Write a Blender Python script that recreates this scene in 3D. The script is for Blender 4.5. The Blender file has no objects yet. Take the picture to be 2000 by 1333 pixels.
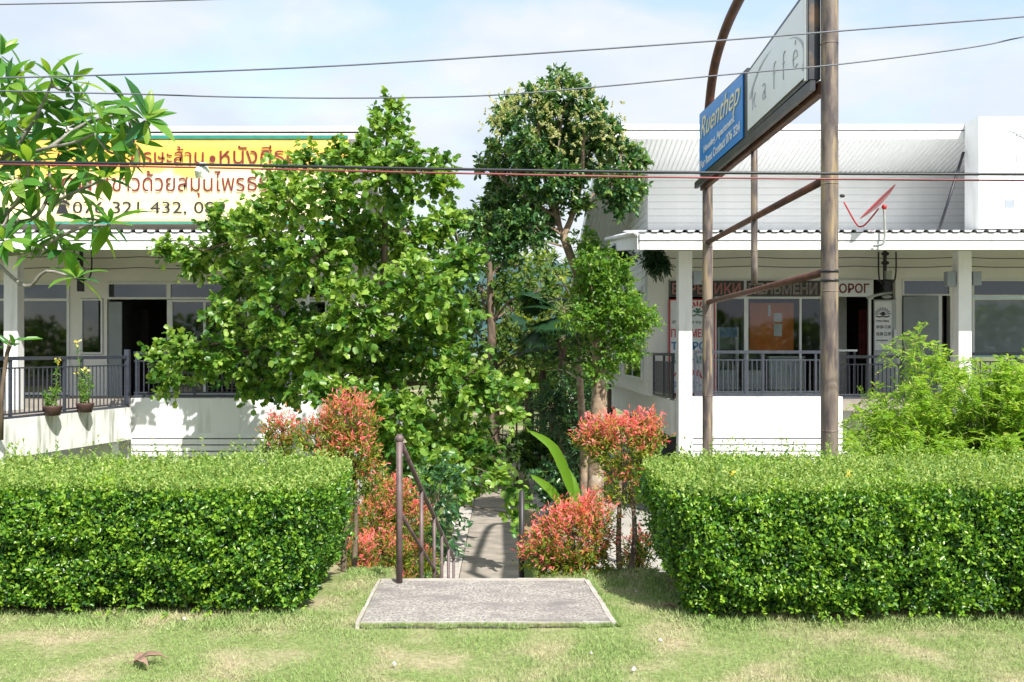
import bpy, math, random
import numpy as np
from mathutils import Vector, Matrix, noise as mnoise
random.seed(7); RNG = np.random.default_rng(11)
S = bpy.context.scene; C = S.collection
F = 1944.0; VX, VY, EYE = 985.0, 685.0, 1.6
def X(px, y): return (px - VX) / F * y
def Zz(py, y): return EYE - (py - VY) / F * y
def P(px, py, y): return Vector((X(px, y), y, Zz(py, y)))

# ------------------------------------------------------------------ camera, sky, sun
cam = bpy.data.cameras.new('camera'); co = bpy.data.objects.new('camera', cam); C.objects.link(co)
co.location = (0, 0, EYE); co.rotation_euler = (math.pi / 2, 0, 0)
cam.sensor_width = 36; cam.lens = F / 2000 * 36; cam.shift_x = 0.0075; cam.shift_y = 0.00925
cam.clip_end = 6000; S.camera = co
cam.dof.use_dof = True; cam.dof.focus_distance = 7.5; cam.dof.aperture_fstop = 10.0
SUN = Vector((.42, -.80, 1.0)).normalized()
w = bpy.data.worlds.new('World'); S.world = w; w.use_nodes = True
nt = w.node_tree; nt.nodes.clear()
wo = nt.nodes.new('ShaderNodeOutputWorld'); bg = nt.nodes.new('ShaderNodeBackground')
sky = nt.nodes.new('ShaderNodeTexSky'); sky.sky_type = 'NISHITA'; sky.sun_disc = False
sky.sun_elevation = math.asin(SUN.z); sky.sun_rotation = math.atan2(SUN.x, SUN.y)
sky.air_density = 1.0; sky.dust_density = 1.2; sky.ozone_density = 1.0
tc = nt.nodes.new('ShaderNodeTexCoord'); mp = nt.nodes.new('ShaderNodeMapping')
mp.inputs['Scale'].default_value = (1.5, 1.5, 3.6); mp.inputs['Rotation'].default_value = (0, math.radians(14), 0)
mp.inputs['Location'].default_value = (0.35, 0.2, 0.1)
nz = nt.nodes.new('ShaderNodeTexNoise'); nz.inputs['Scale'].default_value = 2.1; nz.inputs['Detail'].default_value = 9
nz.inputs['Roughness'].default_value = .52; nz.inputs['Distortion'].default_value = .35
rp = nt.nodes.new('ShaderNodeValToRGB'); rp.color_ramp.elements[0].position = .38; rp.color_ramp.elements[1].position = .50
rp.color_ramp.elements[0].color = (.35, .35, .35, 1); rp.color_ramp.elements[1].color = (1, 1, 1, 1)
nz2 = nt.nodes.new('ShaderNodeTexNoise'); nz2.inputs['Scale'].default_value = 5; nz2.inputs['Detail'].default_value = 6
cr = nt.nodes.new('ShaderNodeValToRGB'); cr.color_ramp.elements[0].position = .3; cr.color_ramp.elements[1].position = .75
cr.color_ramp.elements[0].color = (2.45, 2.8, 3.25, 1); cr.color_ramp.elements[1].color = (3.2, 3.3, 3.4, 1)
mx = nt.nodes.new('ShaderNodeMixRGB'); L = nt.links.new
L(tc.outputs['Generated'], mp.inputs['Vector']); L(mp.outputs[0], nz.inputs['Vector']); L(mp.outputs[0], nz2.inputs['Vector'])
L(nz.outputs['Fac'], rp.inputs[0]); L(nz2.outputs['Fac'], cr.inputs[0])
L(rp.outputs[0], mx.inputs[0]); L(sky.outputs[0], mx.inputs[1]); L(cr.outputs[0], mx.inputs[2])
L(mx.outputs[0], bg.inputs[0]); bg.inputs[1].default_value = .15; sky.sun_intensity = 1.0; L(bg.outputs[0], wo.inputs[0])
sl = bpy.data.lights.new('sun', 'SUN'); sl.energy = 4.1; sl.angle = math.radians(.53); sl.color = (1, .955, .88)
so = bpy.data.objects.new('sun', sl); C.objects.link(so); so.rotation_euler = SUN.to_track_quat('Z', 'Y').to_euler(); so.location = (5, -10, 20)
S.view_settings.view_transform = 'Standard'; S.view_settings.look = 'None'
S.view_settings.exposure = 1.02; S.view_settings.gamma = 1.0; S.view_settings.use_curve_mapping = False
S.cycles.max_bounces = 7; S.cycles.diffuse_bounces = 3; S.cycles.transparent_max_bounces = 8
S.cycles.transmission_bounces = 4; S.cycles.glossy_bounces = 3; S.cycles.use_denoising = True
S.cycles.sample_clamp_indirect = 6

# ------------------------------------------------------------------ materials
def newmat(name):
    m = bpy.data.materials.new(name); m.use_nodes = True
    n = m.node_tree; n.nodes.clear()
    o = n.nodes.new('ShaderNodeOutputMaterial'); b = n.nodes.new('ShaderNodeBsdfPrincipled')
    n.links.new(b.outputs[0], o.inputs[0]); return m, n, b, o
def surf(name, c1, c2=None, rough=.6, scale=6, bump=0, metal=0, spec=.5, lo=.35, hi=.65, stretch=(1, 1, 1), streak=None, detail=6):
    m, n, b, o = newmat(name)
    b.inputs['Roughness'].default_value = rough; b.inputs['Metallic'].default_value = metal
    b.inputs['Specular IOR Level'].default_value = spec
    if c2 is None: c2 = tuple(v * .86 for v in c1)
    t = n.nodes.new('ShaderNodeTexCoord'); mpn = n.nodes.new('ShaderNodeMapping'); mpn.inputs['Scale'].default_value = stretch
    n.links.new(t.outputs['Object'], mpn.inputs['Vector'])
    z = n.nodes.new('ShaderNodeTexNoise'); z.inputs['Scale'].default_value = scale; z.inputs['Detail'].default_value = detail
    n.links.new(mpn.outputs[0], z.inputs['Vector'])
    r = n.nodes.new('ShaderNodeValToRGB'); r.color_ramp.elements[0].position = lo; r.color_ramp.elements[1].position = hi
    r.color_ramp.elements[0].color = (*c2, 1); r.color_ramp.elements[1].color = (*c1, 1)
    n.links.new(z.outputs['Fac'], r.inputs[0]); col = r.outputs[0]
    if streak:
        sc, colr, a0, a1, vec = streak
        mp2 = n.nodes.new('ShaderNodeMapping'); mp2.inputs['Scale'].default_value = vec
        n.links.new(t.outputs['Object'], mp2.inputs['Vector'])
        z2 = n.nodes.new('ShaderNodeTexNoise'); z2.inputs['Scale'].default_value = sc; z2.inputs['Detail'].default_value = 7
        n.links.new(mp2.outputs[0], z2.inputs['Vector'])
        r2 = n.nodes.new('ShaderNodeValToRGB'); r2.color_ramp.elements[0].position = a0; r2.color_ramp.elements[1].position = a1
        r2.color_ramp.elements[0].color = (0, 0, 0, 1); r2.color_ramp.elements[1].color = (1, 1, 1, 1)
        n.links.new(z2.outputs['Fac'], r2.inputs[0])
        q = n.nodes.new('ShaderNodeMixRGB'); q.inputs[2].default_value = (*colr, 1)
        n.links.new(r2.outputs[0], q.inputs[0]); n.links.new(col, q.inputs[1]); col = q.outputs[0]
    n.links.new(col, b.inputs['Base Color'])
    if bump:
        bp = n.nodes.new('ShaderNodeBump'); bp.inputs['Strength'].default_value = bump; bp.inputs['Distance'].default_value = .01
        n.links.new(z.outputs['Fac'], bp.inputs['Height']); n.links.new(bp.outputs[0], b.inputs['Normal'])
    return m
def leafmat(name, stops, trans=.38, rough=.42, spec=.45, tboost=1.5, g=1.35, tc3=(1.15, 1.1, .5)):
    stops = [(p, tuple(min(.85, v * g) for v in c)) for p, c in stops]
    m, n, b, o = newmat(name)
    a = n.nodes.new('ShaderNodeAttribute'); a.attribute_name = 'rnd'
    r = n.nodes.new('ShaderNodeValToRGB'); e = r.color_ramp.elements
    e[0].position = stops[0][0]; e[0].color = (*stops[0][1], 1)
    e[1].position = stops[-1][0]; e[1].color = (*stops[-1][1], 1)
    for p, c in stops[1:-1]:
        q = e.new(p); q.color = (*c, 1)
    n.links.new(a.outputs['Fac'], r.inputs[0]); n.links.new(r.outputs[0], b.inputs['Base Color'])
    b.inputs['Roughness'].default_value = rough; b.inputs['Specular IOR Level'].default_value = spec
    t = n.nodes.new('ShaderNodeBsdfTranslucent'); mul = n.nodes.new('ShaderNodeMixRGB'); mul.blend_type = 'MULTIPLY'
    mul.inputs[0].default_value = 1; mul.inputs[2].default_value = (tboost * tc3[0], tboost * tc3[1], tboost * tc3[2], 1)
    n.links.new(r.outputs[0], mul.inputs[1]); n.links.new(mul.outputs[0], t.inputs['Color'])
    mix = n.nodes.new('ShaderNodeMixShader'); mix.inputs[0].default_value = trans
    n.links.new(b.outputs[0], mix.inputs[1]); n.links.new(t.outputs[0], mix.inputs[2]); n.links.new(mix.outputs[0], o.inputs[0])
    return m
def glassmat(name, tint=(.55, .6, .62), refl=1.0):
    m, n, b, o = newmat(name); n.nodes.remove(b)
    t = n.nodes.new('ShaderNodeBsdfTransparent'); t.inputs[0].default_value = (*tint, 1)
    g = n.nodes.new('ShaderNodeBsdfGlossy'); g.inputs['Roughness'].default_value = .03
    f = n.nodes.new('ShaderNodeFresnel'); f.inputs[0].default_value = 1.5
    k = n.nodes.new('ShaderNodeMath'); k.operation = 'MULTIPLY'; k.inputs[1].default_value = refl
    n.links.new(f.outputs[0], k.inputs[0])
    x = n.nodes.new('ShaderNodeMixShader'); n.links.new(k.outputs[0], x.inputs[0])
    n.links.new(t.outputs[0], x.inputs[1]); n.links.new(g.outputs[0], x.inputs[2]); n.links.new(x.outputs[0], o.inputs[0]); return m
def groundmat(name, green1, green2, dry1, dry2, s=1.1, bumpy=True, lo=.45, hi=.62):
    m, n, b, o = newmat(name); b.inputs['Roughness'].default_value = .9; b.inputs['Specular IOR Level'].default_value = .15
    t = n.nodes.new('ShaderNodeTexCoord')
    def nzz(sc, d):
        z = n.nodes.new('ShaderNodeTexNoise'); z.inputs['Scale'].default_value = sc; z.inputs['Detail'].default_value = d
        n.links.new(t.outputs['Object'], z.inputs['Vector']); return z.outputs['Fac']
    def rmp(f, a, c1, bb, c2):
        r = n.nodes.new('ShaderNodeValToRGB'); r.color_ramp.elements[0].position = a; r.color_ramp.elements[1].position = bb
        r.color_ramp.elements[0].color = (*c1, 1); r.color_ramp.elements[1].color = (*c2, 1); n.links.new(f, r.inputs[0]); return r.outputs[0]
    fine = nzz(38, 4)
    g = rmp(fine, .3, green1, .7, green2); d = rmp(fine, .3, dry1, .7, dry2)
    k = rmp(nzz(s, 5), lo, (0, 0, 0), hi, (1, 1, 1))
    q = n.nodes.new('ShaderNodeMixRGB'); n.links.new(k, q.inputs[0]); n.links.new(g, q.inputs[1]); n.links.new(d, q.inputs[2])
    n.links.new(q.outputs[0], b.inputs['Base Color'])
    if bumpy:
        bp = n.nodes.new('ShaderNodeBump'); bp.inputs['Strength'].default_value = .6; bp.inputs['Distance'].default_value = .02
        n.links.new(fine, bp.inputs['Height']); n.links.new(bp.outputs[0], b.inputs['Normal'])
    return m

M = {}
M['white'] = surf('white_paint', (.78, .79, .79), (.70, .71, .71), .6, 1.2, streak=(3, (.50, .51, .47), .56, .85, (2.2, 2.2, .3)))
M['stained'] = surf('stained_white_render', (.78, .79, .77), (.68, .69, .66), .7, 2.5, bump=.1, streak=(3.2, (.26, .28, .22), .50, .74, (3, 3, .35)))
M['wallgrey'] = surf('cream_wall_paint', (.74, .74, .71), (.68, .68, .65), .7, 1.5)
M['soffit'] = surf('soffit_paint', (.72, .72, .69), (.66, .66, .63), .7, 2)
M['siding'] = surf('white_siding', (.74, .745, .74), (.68, .69, .685), .5, 2, streak=(3, (.60, .60, .58), .58, .85, (.5, 2, 2.5)))
M['metalroof'] = surf('pale_corrugated_metal', (.80, .81, .82), (.74, .75, .76), .5, 1.0)
M['darkroof'] = surf('dark_roof_sheet', (.16, .17, .19), (.10, .105, .12), .45, 3)
M['line'] = surf('shadow_gap_grey', (.07, .07, .08), (.05, .05, .06), .6)
M['rail'] = surf('dark_painted_steel', (.045, .052, .07), (.03, .035, .05), .38, 8, spec=.6)
M['frame'] = surf('white_window_frame', (.70, .72, .73), (.64, .66, .67), .4, 4)
M['greyframe'] = surf('grey_door_panel', (.26, .29, .31), (.21, .24, .26), .45, 2)
M['greypanel'] = surf('pale_grey_shutter', (.42, .45, .47), (.36, .39, .41), .45, 1.2, streak=(4, (.52, .55, .56), .62, .8, (1, 1, 1)))
M['glass'] = glassmat('window_glass', (.88, .9, .9), 1.0); M['darkglass'] = glassmat('dark_window_glass', (.40, .45, .43), 2.2)
M['dark'] = surf('underfloor_shade', (.035, .037, .04), (.025, .025, .028), .8, 2)
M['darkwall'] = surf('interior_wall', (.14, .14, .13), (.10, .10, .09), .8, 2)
M['orange'] = surf('orange_board', (.70, .17, .008), (.6, .13, .006), .6, 3)
M['paper'] = surf('white_paper', (.7, .73, .75), (.64, .67, .7), .7, 9)
M['fridge'] = surf('white_enamel', (.68, .71, .73), (.6, .63, .66), .3, 3)
M['bluefr'] = surf('blue_strip', (.05, .22, .42), (.04, .18, .36), .3, 3)
M['wood'] = surf('dark_brown_panel', (.055, .04, .035), (.035, .026, .024), .5, 5)
M['reddk'] = surf('dark_red_cloth', (.18, .03, .025), (.1, .02, .018), .8, 6)
M['curtain'] = surf('beige_curtain', (.36, .33, .27), (.26, .24, .2), .85, 4, stretch=(8, 1, .5))
M['redpaint'] = surf('red_print', (.55, .03, .035), (.48, .025, .03), .5)
M['bannerred'] = surf('brown_red_print', (.17, .022, .018), (.13, .018, .015), .5)
M['bluepaint'] = surf('blue_print', (.02, .16, .42), (.02, .13, .36), .5)
M['teal'] = surf('teal_print', (.02, .22, .16), (.015, .18, .13), .5)
M['black'] = surf('black_print', (.02, .02, .022), (.012, .012, .014), .5)
M['palewhite'] = surf('pale_lettering', (.62, .62, .58), (.55, .55, .52), .5)
M['greyink'] = surf('grey_print', (.30, .33, .38), (.25, .28, .33), .5)
M['lightink'] = surf('faded_print', (.50, .52, .56), (.42, .44, .5), .5)
M['greenink'] = surf('green_print', (.03, .16, .09), (.025, .13, .07), .5)
M['creamtext'] = surf('cream_lettering', (.85, .80, .62), (.75, .7, .5), .45)
M['whitetext'] = surf('white_lettering', (.78, .8, .85), (.7, .74, .8), .45)
M['bluesign'] = surf('blue_sign_face', (.003, .25, .78), (.003, .22, .70), .35, 2)
M['whitesign'] = surf('white_sign_face', (.84, .87, .9), (.78, .81, .84), .3, 1.5)
M['signbox'] = surf('black_sign_casing', (.035, .04, .05), (.02, .022, .028), .4, 5, streak=(5, (.16, .10, .06), .62, .75, (1, 1, 1)))
M['rust'] = surf('rusty_steel_tube', (.20, .16, .13), (.075, .06, .062), .55, 5, bump=.3, stretch=(2.2, 2.2, .7), lo=.38, hi=.60,
                 streak=(4, (.31, .235, .14), .52, .66, (4, 4, .45)), metal=.15)
M['rustred'] = surf('red_brown_rusty_tube', (.15, .055, .035), (.075, .03, .024), .6, 7, bump=.2, metal=.1)
M['hrail'] = surf('brown_grey_handrail', (.17, .12, .12), (.10, .07, .07), .55, 9, bump=.1, metal=.2, streak=(8, (.26, .19, .15), .6, .7, (1, 1, 1)))
M['blackrail'] = surf('black_handrail', (.03, .026, .028), (.02, .018, .02), .5, 9)
M['concrete'] = surf('concrete', (.33, .29, .245), (.22, .195, .165), .85, 3.5, bump=.3, streak=(1.4, (.20, .19, .16), .55, .75, (1, 1, 1)))
M['yard'] = surf('pale_concrete_yard', (.38, .36, .33), (.30, .285, .255), .85, 1.3, bump=.2, streak=(2.5, (.3, .29, .25), .6, .8, (1, 1, 1)))
M['kerb'] = surf('whitish_concrete_kerb', (.46, .43, .39), (.34, .31, .28), .85, 9, bump=.3, streak=(6, (.34, .32, .27), .58, .72, (1, 1, 1)))
M['aggregate'] = surf('exposed_aggregate', (.44, .41, .37), (.17, .157, .148), .9, 62, bump=1, lo=.36, hi=.66, streak=(3.2, (.175, .16, .155), .45, .72, (1, 1.8, 1)), detail=4)
M['lawnbase'] = groundmat('lawn_soil', (.13, .175, .055), (.24, .28, .11), (.30, .245, .15), (.42, .36, .25), 2.6, lo=.46, hi=.74)
M['ground'] = groundmat('rough_ground', (.07, .11, .03), (.15, .2, .06), (.26, .22, .14), (.36, .31, .2), .35)
M['grass'] = groundmat('grass_blade', (.14, .235, .055), (.32, .42, .16), (.36, .31, .17), (.56, .50, .33), 2.6, bumpy=False, lo=.45, hi=.73)
M['hill'] = surf('wooded_hill', (.035, .09, .085), (.02, .055, .06), .95, .02, bump=.3)
M['bark'] = surf('brown_bark', (.17, .125, .085), (.07, .05, .035), .85, 14, bump=.6, stretch=(1, 1, .3))
M['palebark'] = surf('mottled_tan_bark', (.34, .25, .17), (.16, .11, .075), .85, 9, bump=.5, streak=(3, (.5, .45, .38), .55, .7, (1, 1, 1)))
M['greybark'] = surf('grey_bark', (.30, .28, .25), (.17, .155, .14), .8, 14, bump=.3)
M['stem'] = surf('green_stem', (.12, .17, .05), (.08, .11, .03), .7, 9)
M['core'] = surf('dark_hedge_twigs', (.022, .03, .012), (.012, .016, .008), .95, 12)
M['cable'] = surf('black_cable', (.018, .02, .03), (.012, .013, .02), .45)
M['redcable'] = surf('faded_red_cable', (.28, .06, .07), (.2, .045, .055), .5)
M['greycable'] = surf('grey_wire', (.14, .15, .19), (.10, .11, .14), .5)
M['dish'] = surf('red_dish_paint', (.42, .02, .03), (.34, .016, .025), .4)
M['plasticbag'] = surf('white_plastic', (.68, .72, .66), (.55, .6, .52), .5, 9)
M['pot'] = surf('brown_clay_pot', (.10, .05, .045), (.07, .035, .03), .7, 9)
M['dryleaf'] = surf('dry_brown_leaf', (.30, .19, .13), (.19, .12, .085), .75, 12)
M['litter'] = surf('pale_litter', (.66, .63, .6), (.55, .5, .46), .8, 9)
M['meter'] = surf('grey_meter_box', (.35, .38, .36), (.26, .29, .27), .5)
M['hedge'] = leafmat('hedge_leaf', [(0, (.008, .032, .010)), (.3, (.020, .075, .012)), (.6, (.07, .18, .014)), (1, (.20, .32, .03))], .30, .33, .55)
M['hedgetop'] = leafmat('hedge_shoot_leaf', [(0, (.07, .14, .025)), (.5, (.17, .26, .06)), (1, (.32, .38, .13))], .4, .5, .3)
M['bauhinia'] = leafmat('round_tree_leaf', [(0, (.018, .06, .013)), (.35, (.05, .14, .02)), (.7, (.12, .22, .032)), (1, (.22, .32, .06))], .38, .38, .5)
M['longan'] = leafmat('dark_glossy_leaf', [(0, (.010, .04, .016)), (.4, (.028, .09, .028)), (.8, (.075, .155, .04)), (1, (.16, .23, .06))], .28, .32, .6)
M['lowlongan'] = leafmat('bright_young_leaf', [(0, (.03, .09, .012)), (.5, (.07, .17, .02)), (1, (.17, .27, .035))], .4, .4, .45)
M['bgleaf'] = leafmat('mixed_green_leaf', [(0, (.016, .05, .012)), (.5, (.06, .12, .024)), (1, (.15, .21, .045))], .4, .55, .3)
M['bgyellow'] = leafmat('yellow_green_leaf', [(0, (.05, .10, .016)), (.5, (.13, .19, .035)), (1, (.26, .29, .06))], .45, .55, .3)
M['redleaf'] = leafmat('red_and_green_leaf', [(0, (.03, .085, .012)), (.25, (.13, .23, .02)), (.46, (.33, .33, .03)), (.58, (.52, .26, .06)), (.78, (.64, .11, .12)), (1, (.76, .27, .27))], .42, .42, .4, g=1.15, tc3=(1.05, .95, .9))
M['frangi'] = leafmat('long_leaf', [(0, (.025, .10, .035)), (.5, (.07, .19, .03)), (1, (.18, .28, .04))], .42, .35, .5)
M['banana'] = leafmat('broad_bright_leaf', [(0, (.07, .17, .015)), (1, (.16, .29, .03))], .45, .35, .5)
M['feather'] = leafmat('lime_leaflet', [(0, (.05, .12, .012)), (.45, (.15, .28, .022)), (.85, (.26, .35, .06)), (1, (.40, .36, .16))], .45, .5, .3)
M['palm'] = leafmat('palm_leaflet', [(0, (.010, .04, .018)), (.8, (.03, .08, .03)), (1, (.26, .17, .06))], .3, .4, .45)
M['blossom'] = leafmat('cream_blossom', [(0, (.20, .24, .09)), (1, (.46, .45, .26))], .3, .7, .2)
M['yellowflower'] = leafmat('yellow_petal', [(0, (.62, .46, .05)), (1, (.75, .68, .30))], .4, .6, .2)
M['whiteflower'] = leafmat('white_petal', [(0, (.72, .72, .62)), (1, (.82, .82, .78))], .35, .6, .2)

def banner_mat():
    m, n, b, o = newmat('yellow_banner_print'); b.inputs['Roughness'].default_value = .5
    t = n.nodes.new('ShaderNodeTexCoord'); s = n.nodes.new('ShaderNodeSeparateXYZ'); n.links.new(t.outputs['Generated'], s.inputs[0])
    z = n.nodes.new('ShaderNodeTexNoise'); z.inputs['Scale'].default_value = 1.7; z.inputs['Detail'].default_value = 2; n.links.new(t.outputs['Generated'], z.inputs['Vector'])
    a = n.nodes.new('ShaderNodeMath'); a.operation = 'MULTIPLY_ADD'; a.inputs[1].default_value = .5
    n.links.new(z.outputs['Fac'], a.inputs[0]); n.links.new(s.outputs['Z'], a.inputs[2])
    r = n.nodes.new('ShaderNodeValToRGB'); e = r.color_ramp.elements
    e[0].position = .25; e[0].color = (.80, .74, .50, 1); e[1].position = 1.0; e[1].color = (.84, .46, .08, 1)
    for p, c in ((.55, (.82, .68, .34, 1)), (.70, (.82, .75, .52, 1)), (.84, (.84, .52, .12, 1))):
        q = e.new(p); q.color = c
    n.links.new(a.outputs[0], r.inputs[0])
    g = n.nodes.new('ShaderNodeMath'); g.operation = 'MULTIPLY_ADD'; g.inputs[1].default_value = .5; n.links.new(s.outputs['Z'], g.inputs[0]); n.links.new(s.outputs['X'], g.inputs[2])
    r2 = n.nodes.new('ShaderNodeValToRGB'); e = r2.color_ramp.elements
    e[0].position = 1.08; e[0].color = (0, 0, 0, 1); e[1].position = 1.26; e[1].color = (1, 1, 1, 1); n.links.new(g.outputs[0], r2.inputs[0])
    q = n.nodes.new('ShaderNodeMixRGB'); q.inputs[2].default_value = (.12, .52, .34, 1)
    n.links.new(r2.outputs[0], q.inputs[0]); n.links.new(r.outputs[0], q.inputs[1]); n.links.new(q.outputs[0], b.inputs['Base Color']); return m
M['banner'] = banner_mat()

# ------------------------------------------------------------------ object helpers
def tag(o, label=None, cat=None, group=None, kind=None):
    if label: o['label'] = label
    if cat: o['category'] = cat
    if group: o['group'] = group
    if kind: o['kind'] = kind
    return o
def empty(name, loc=(0, 0, 0), rz=0):
    o = bpy.data.objects.new(name, None); C.objects.link(o); o.location = loc; o.rotation_euler = (0, 0, rz); o.empty_display_size = .1; return o
def link(name, me, mat=None, parent=None):
    if mat is not None and not me.materials: me.materials.append(mat)
    o = bpy.data.objects.new(name, me); C.objects.link(o)
    if parent is not None: o.parent = parent
    return o
def off(parent):
    v = Vector((0, 0, 0))
    while parent is not None: v += parent.location; parent = parent.parent
    return v
class MB:
    def __init__(s): s.v = []; s.f = []
    def quad(s, a, b, c, d):
        i = len(s.v); s.v += [tuple(a), tuple(b), tuple(c), tuple(d)]; s.f.append((i, i + 1, i + 2, i + 3)); return s
    def box(s, x0, x1, y0, y1, z0, z1):
        i = len(s.v)
        s.v += [(x0, y0, z0), (x1, y0, z0), (x1, y1, z0), (x0, y1, z0), (x0, y0, z1), (x1, y0, z1), (x1, y1, z1), (x0, y1, z1)]
        s.f += [(i, i + 3, i + 2, i + 1), (i + 4, i + 5, i + 6, i + 7), (i, i + 1, i + 5, i + 4), (i + 1, i + 2, i + 6, i + 5), (i + 2, i + 3, i + 7, i + 6), (i + 3, i, i + 4, i + 7)]
        return s
    def hexa(s, pts):
        i = len(s.v); s.v += [tuple(p) for p in pts]
        s.f += [(i, i + 3, i + 2, i + 1), (i + 4, i + 5, i + 6, i + 7), (i, i + 1, i + 5, i + 4), (i + 1, i + 2, i + 6, i + 5), (i + 2, i + 3, i + 7, i + 6), (i + 3, i, i + 4, i + 7)]
        return s
    def tube(s, pts, rad, n=8, caps=True):
        pts = [Vector(p) for p in pts]
        if not hasattr(rad, '__len__'): rad = [rad] * len(pts)
        i0 = len(s.v); prev = None
        for k, p in enumerate(pts):
            t = (pts[min(k + 1, len(pts) - 1)] - pts[max(k - 1, 0)]).normalized()
            if prev is None:
                u = t.cross(Vector((0, 0, 1)) if abs(t.z) < .9 else Vector((0, 1, 0))).normalized()
            else: u = (prev - t * prev.dot(t)).normalized()
            prev = u; q = t.cross(u)
            for j in range(n):
                a = 2 * math.pi * j / n
                s.v.append(tuple(p + (u * math.cos(a) + q * math.sin(a)) * rad[k]))
        for k in range(len(pts) - 1):
            for j in range(n):
                a = i0 + k * n + j; b = i0 + k * n + (j + 1) % n
                s.f.append((a, b, b + n, a + n))
        if caps:
            s.f.append(tuple(i0 + j for j in range(n))[::-1]); e = i0 + (len(pts) - 1) * n
            s.f.append(tuple(e + j for j in range(n)))
        return s
    def ball(s, c, r, n=10, m=7, sc=(1, 1, 1)):
        i0 = len(s.v)
        for k in range(m + 1):
            th = math.pi * k / m
            for j in range(n):
                a = 2 * math.pi * j / n
                s.v.append((c[0] + r * sc[0] * math.sin(th) * math.cos(a), c[1] + r * sc[1] * math.sin(th) * math.sin(a), c[2] + r * sc[2] * math.cos(th)))
        for k in range(m):
            for j in range(n):
                a = i0 + k * n + j; b = i0 + k * n + (j + 1) % n
                s.f.append((a, a + n, b + n, b))
        return s
    def mesh(s, name, mat, smooth=False):
        me = bpy.data.meshes.new(name); me.from_pydata(s.v, [], s.f); me.update()
        if mat is not None: me.materials.append(mat)
        if smooth: me.shade_smooth()
        return me
    def build(s, name, mat, parent=None, smooth=False, bevel=0):
        o = off(parent)
        if o.length > 0: s.v = [(a - o.x, b - o.y, c - o.z) for a, b, c in s.v]
        ob = link(name, s.mesh(name, mat, smooth), None, parent)
        if bevel:
            bv = ob.modifiers.new('bevel', 'BEVEL'); bv.width = bevel; bv.segments = 2; bv.limit_method = 'ANGLE'
        return ob
def B(name, mat, parent, *dims, bevel=0): return MB().box(*dims).build(name, mat, parent, bevel=bevel)
def T(name, mat, parent, pts, rad, n=8): return MB().tube(pts, rad, n).build(name, mat, parent, smooth=True)

def text_mesh(s, extrude=.003, outline=0, shear=0, weight=0):
    cu = bpy.data.curves.new('lettering', 'FONT'); cu.body = s; cu.size = 1; cu.extrude = 0 if outline else extrude
    cu.shear = shear; cu.offset = weight; cu.resolution_u = 3
    if outline: cu.fill_mode = 'NONE'; cu.bevel_depth = outline; cu.bevel_resolution = 0
    o = bpy.data.objects.new('tmp', cu); C.objects.link(o)
    dg = bpy.context.evaluated_depsgraph_get(); dg.update(); me = bpy.data.meshes.new_from_object(o.evaluated_get(dg))
    bpy.data.objects.remove(o); return me
def put_text(s, mat, parent, origin, u, vdir, width, height, outline=0, shear=0, weight=0, name='lettering'):
    """text fitted into width x height; origin = lower left, u = reading direction, vdir = up"""
    me = text_mesh(s, outline=outline, shear=shear, weight=weight)
    n = len(me.vertices); co_ = np.empty(n * 3, 'f'); me.vertices.foreach_get('co', co_); co_ = co_.reshape(-1, 3)
    a, b = co_.min(0), co_.max(0)
    if height is None: height = width * (b[1] - a[1]) / (b[0] - a[0])
    sx = width / max(1e-6, b[0] - a[0]); sy = height / max(1e-6, b[1] - a[1])
    u = Vector(u); v = Vector(vdir); nn = u.cross(v); O = Vector(origin) - off(parent)
    q = np.array(O) + np.outer((co_[:, 0] - a[0]) * sx, u) + np.outer((co_[:, 1] - a[1]) * sy, v) + np.outer(co_[:, 2], nn)
    me.vertices.foreach_set('co', q.astype('f').ravel()); me.materials.clear(); me.materials.append(mat); me.update()
    if height < .085: return link(name, me, None, parent)
    # one object per letter: connected islands, marks above or below a letter go with it
    par = list(range(n))
    def find(k):
        while par[k] != k: par[k] = par[par[k]]; k = par[k]
        return k
    for e_ in me.edges:
        a_, b_ = find(e_.vertices[0]), find(e_.vertices[1])
        if a_ != b_: par[a_] = b_
    isl = {}
    for k in range(n): isl.setdefault(find(k), []).append(k)
    items = sorted(([min(co_[k][0] for k in v_), max(co_[k][0] for k in v_), v_] for v_ in isl.values()), key=lambda t: t[0])
    grp = []
    for a_, b_, v_ in items:
        for g in grp:
            ov = min(b_, g[1]) - max(a_, g[0])
            if ov > .45 * min(b_ - a_, g[1] - g[0]): g[0] = min(a_, g[0]); g[1] = max(b_, g[1]); g[2] += v_; break
        else: grp.append([a_, b_, list(v_)])
    who = {k: gi for gi, g in enumerate(grp) for k in g[2]}; fs = [[] for g in grp]
    for p_ in me.polygons: fs[who[p_.vertices[0]]].append(list(p_.vertices))
    root = bpy.data.objects.new(name, None); C.objects.link(root); root.parent = parent
    depth2 = parent is not None and parent.parent is not None
    if depth2: bpy.data.objects.remove(root); root = parent
    for g, f_ in zip(grp, fs):
        idx = {k: t for t, k in enumerate(g[2])}; m2 = bpy.data.meshes.new('letter')
        m2.from_pydata([tuple(me.vertices[k].co) for k in g[2]], [], [[idx[k] for k in q_] for q_ in f_]); m2.materials.append(mat); link('letter', m2, None, root)
    return root
def ptext(s, mat, parent, px0, px1, py_top, py_bot, y, **k):
    return put_text(s, mat, parent, P(px0, py_bot, y), (1, 0, 0), (0, 0, 1), X(px1, y) - X(px0, y), Zz(py_top, y) - Zz(py_bot, y), **k)

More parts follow.
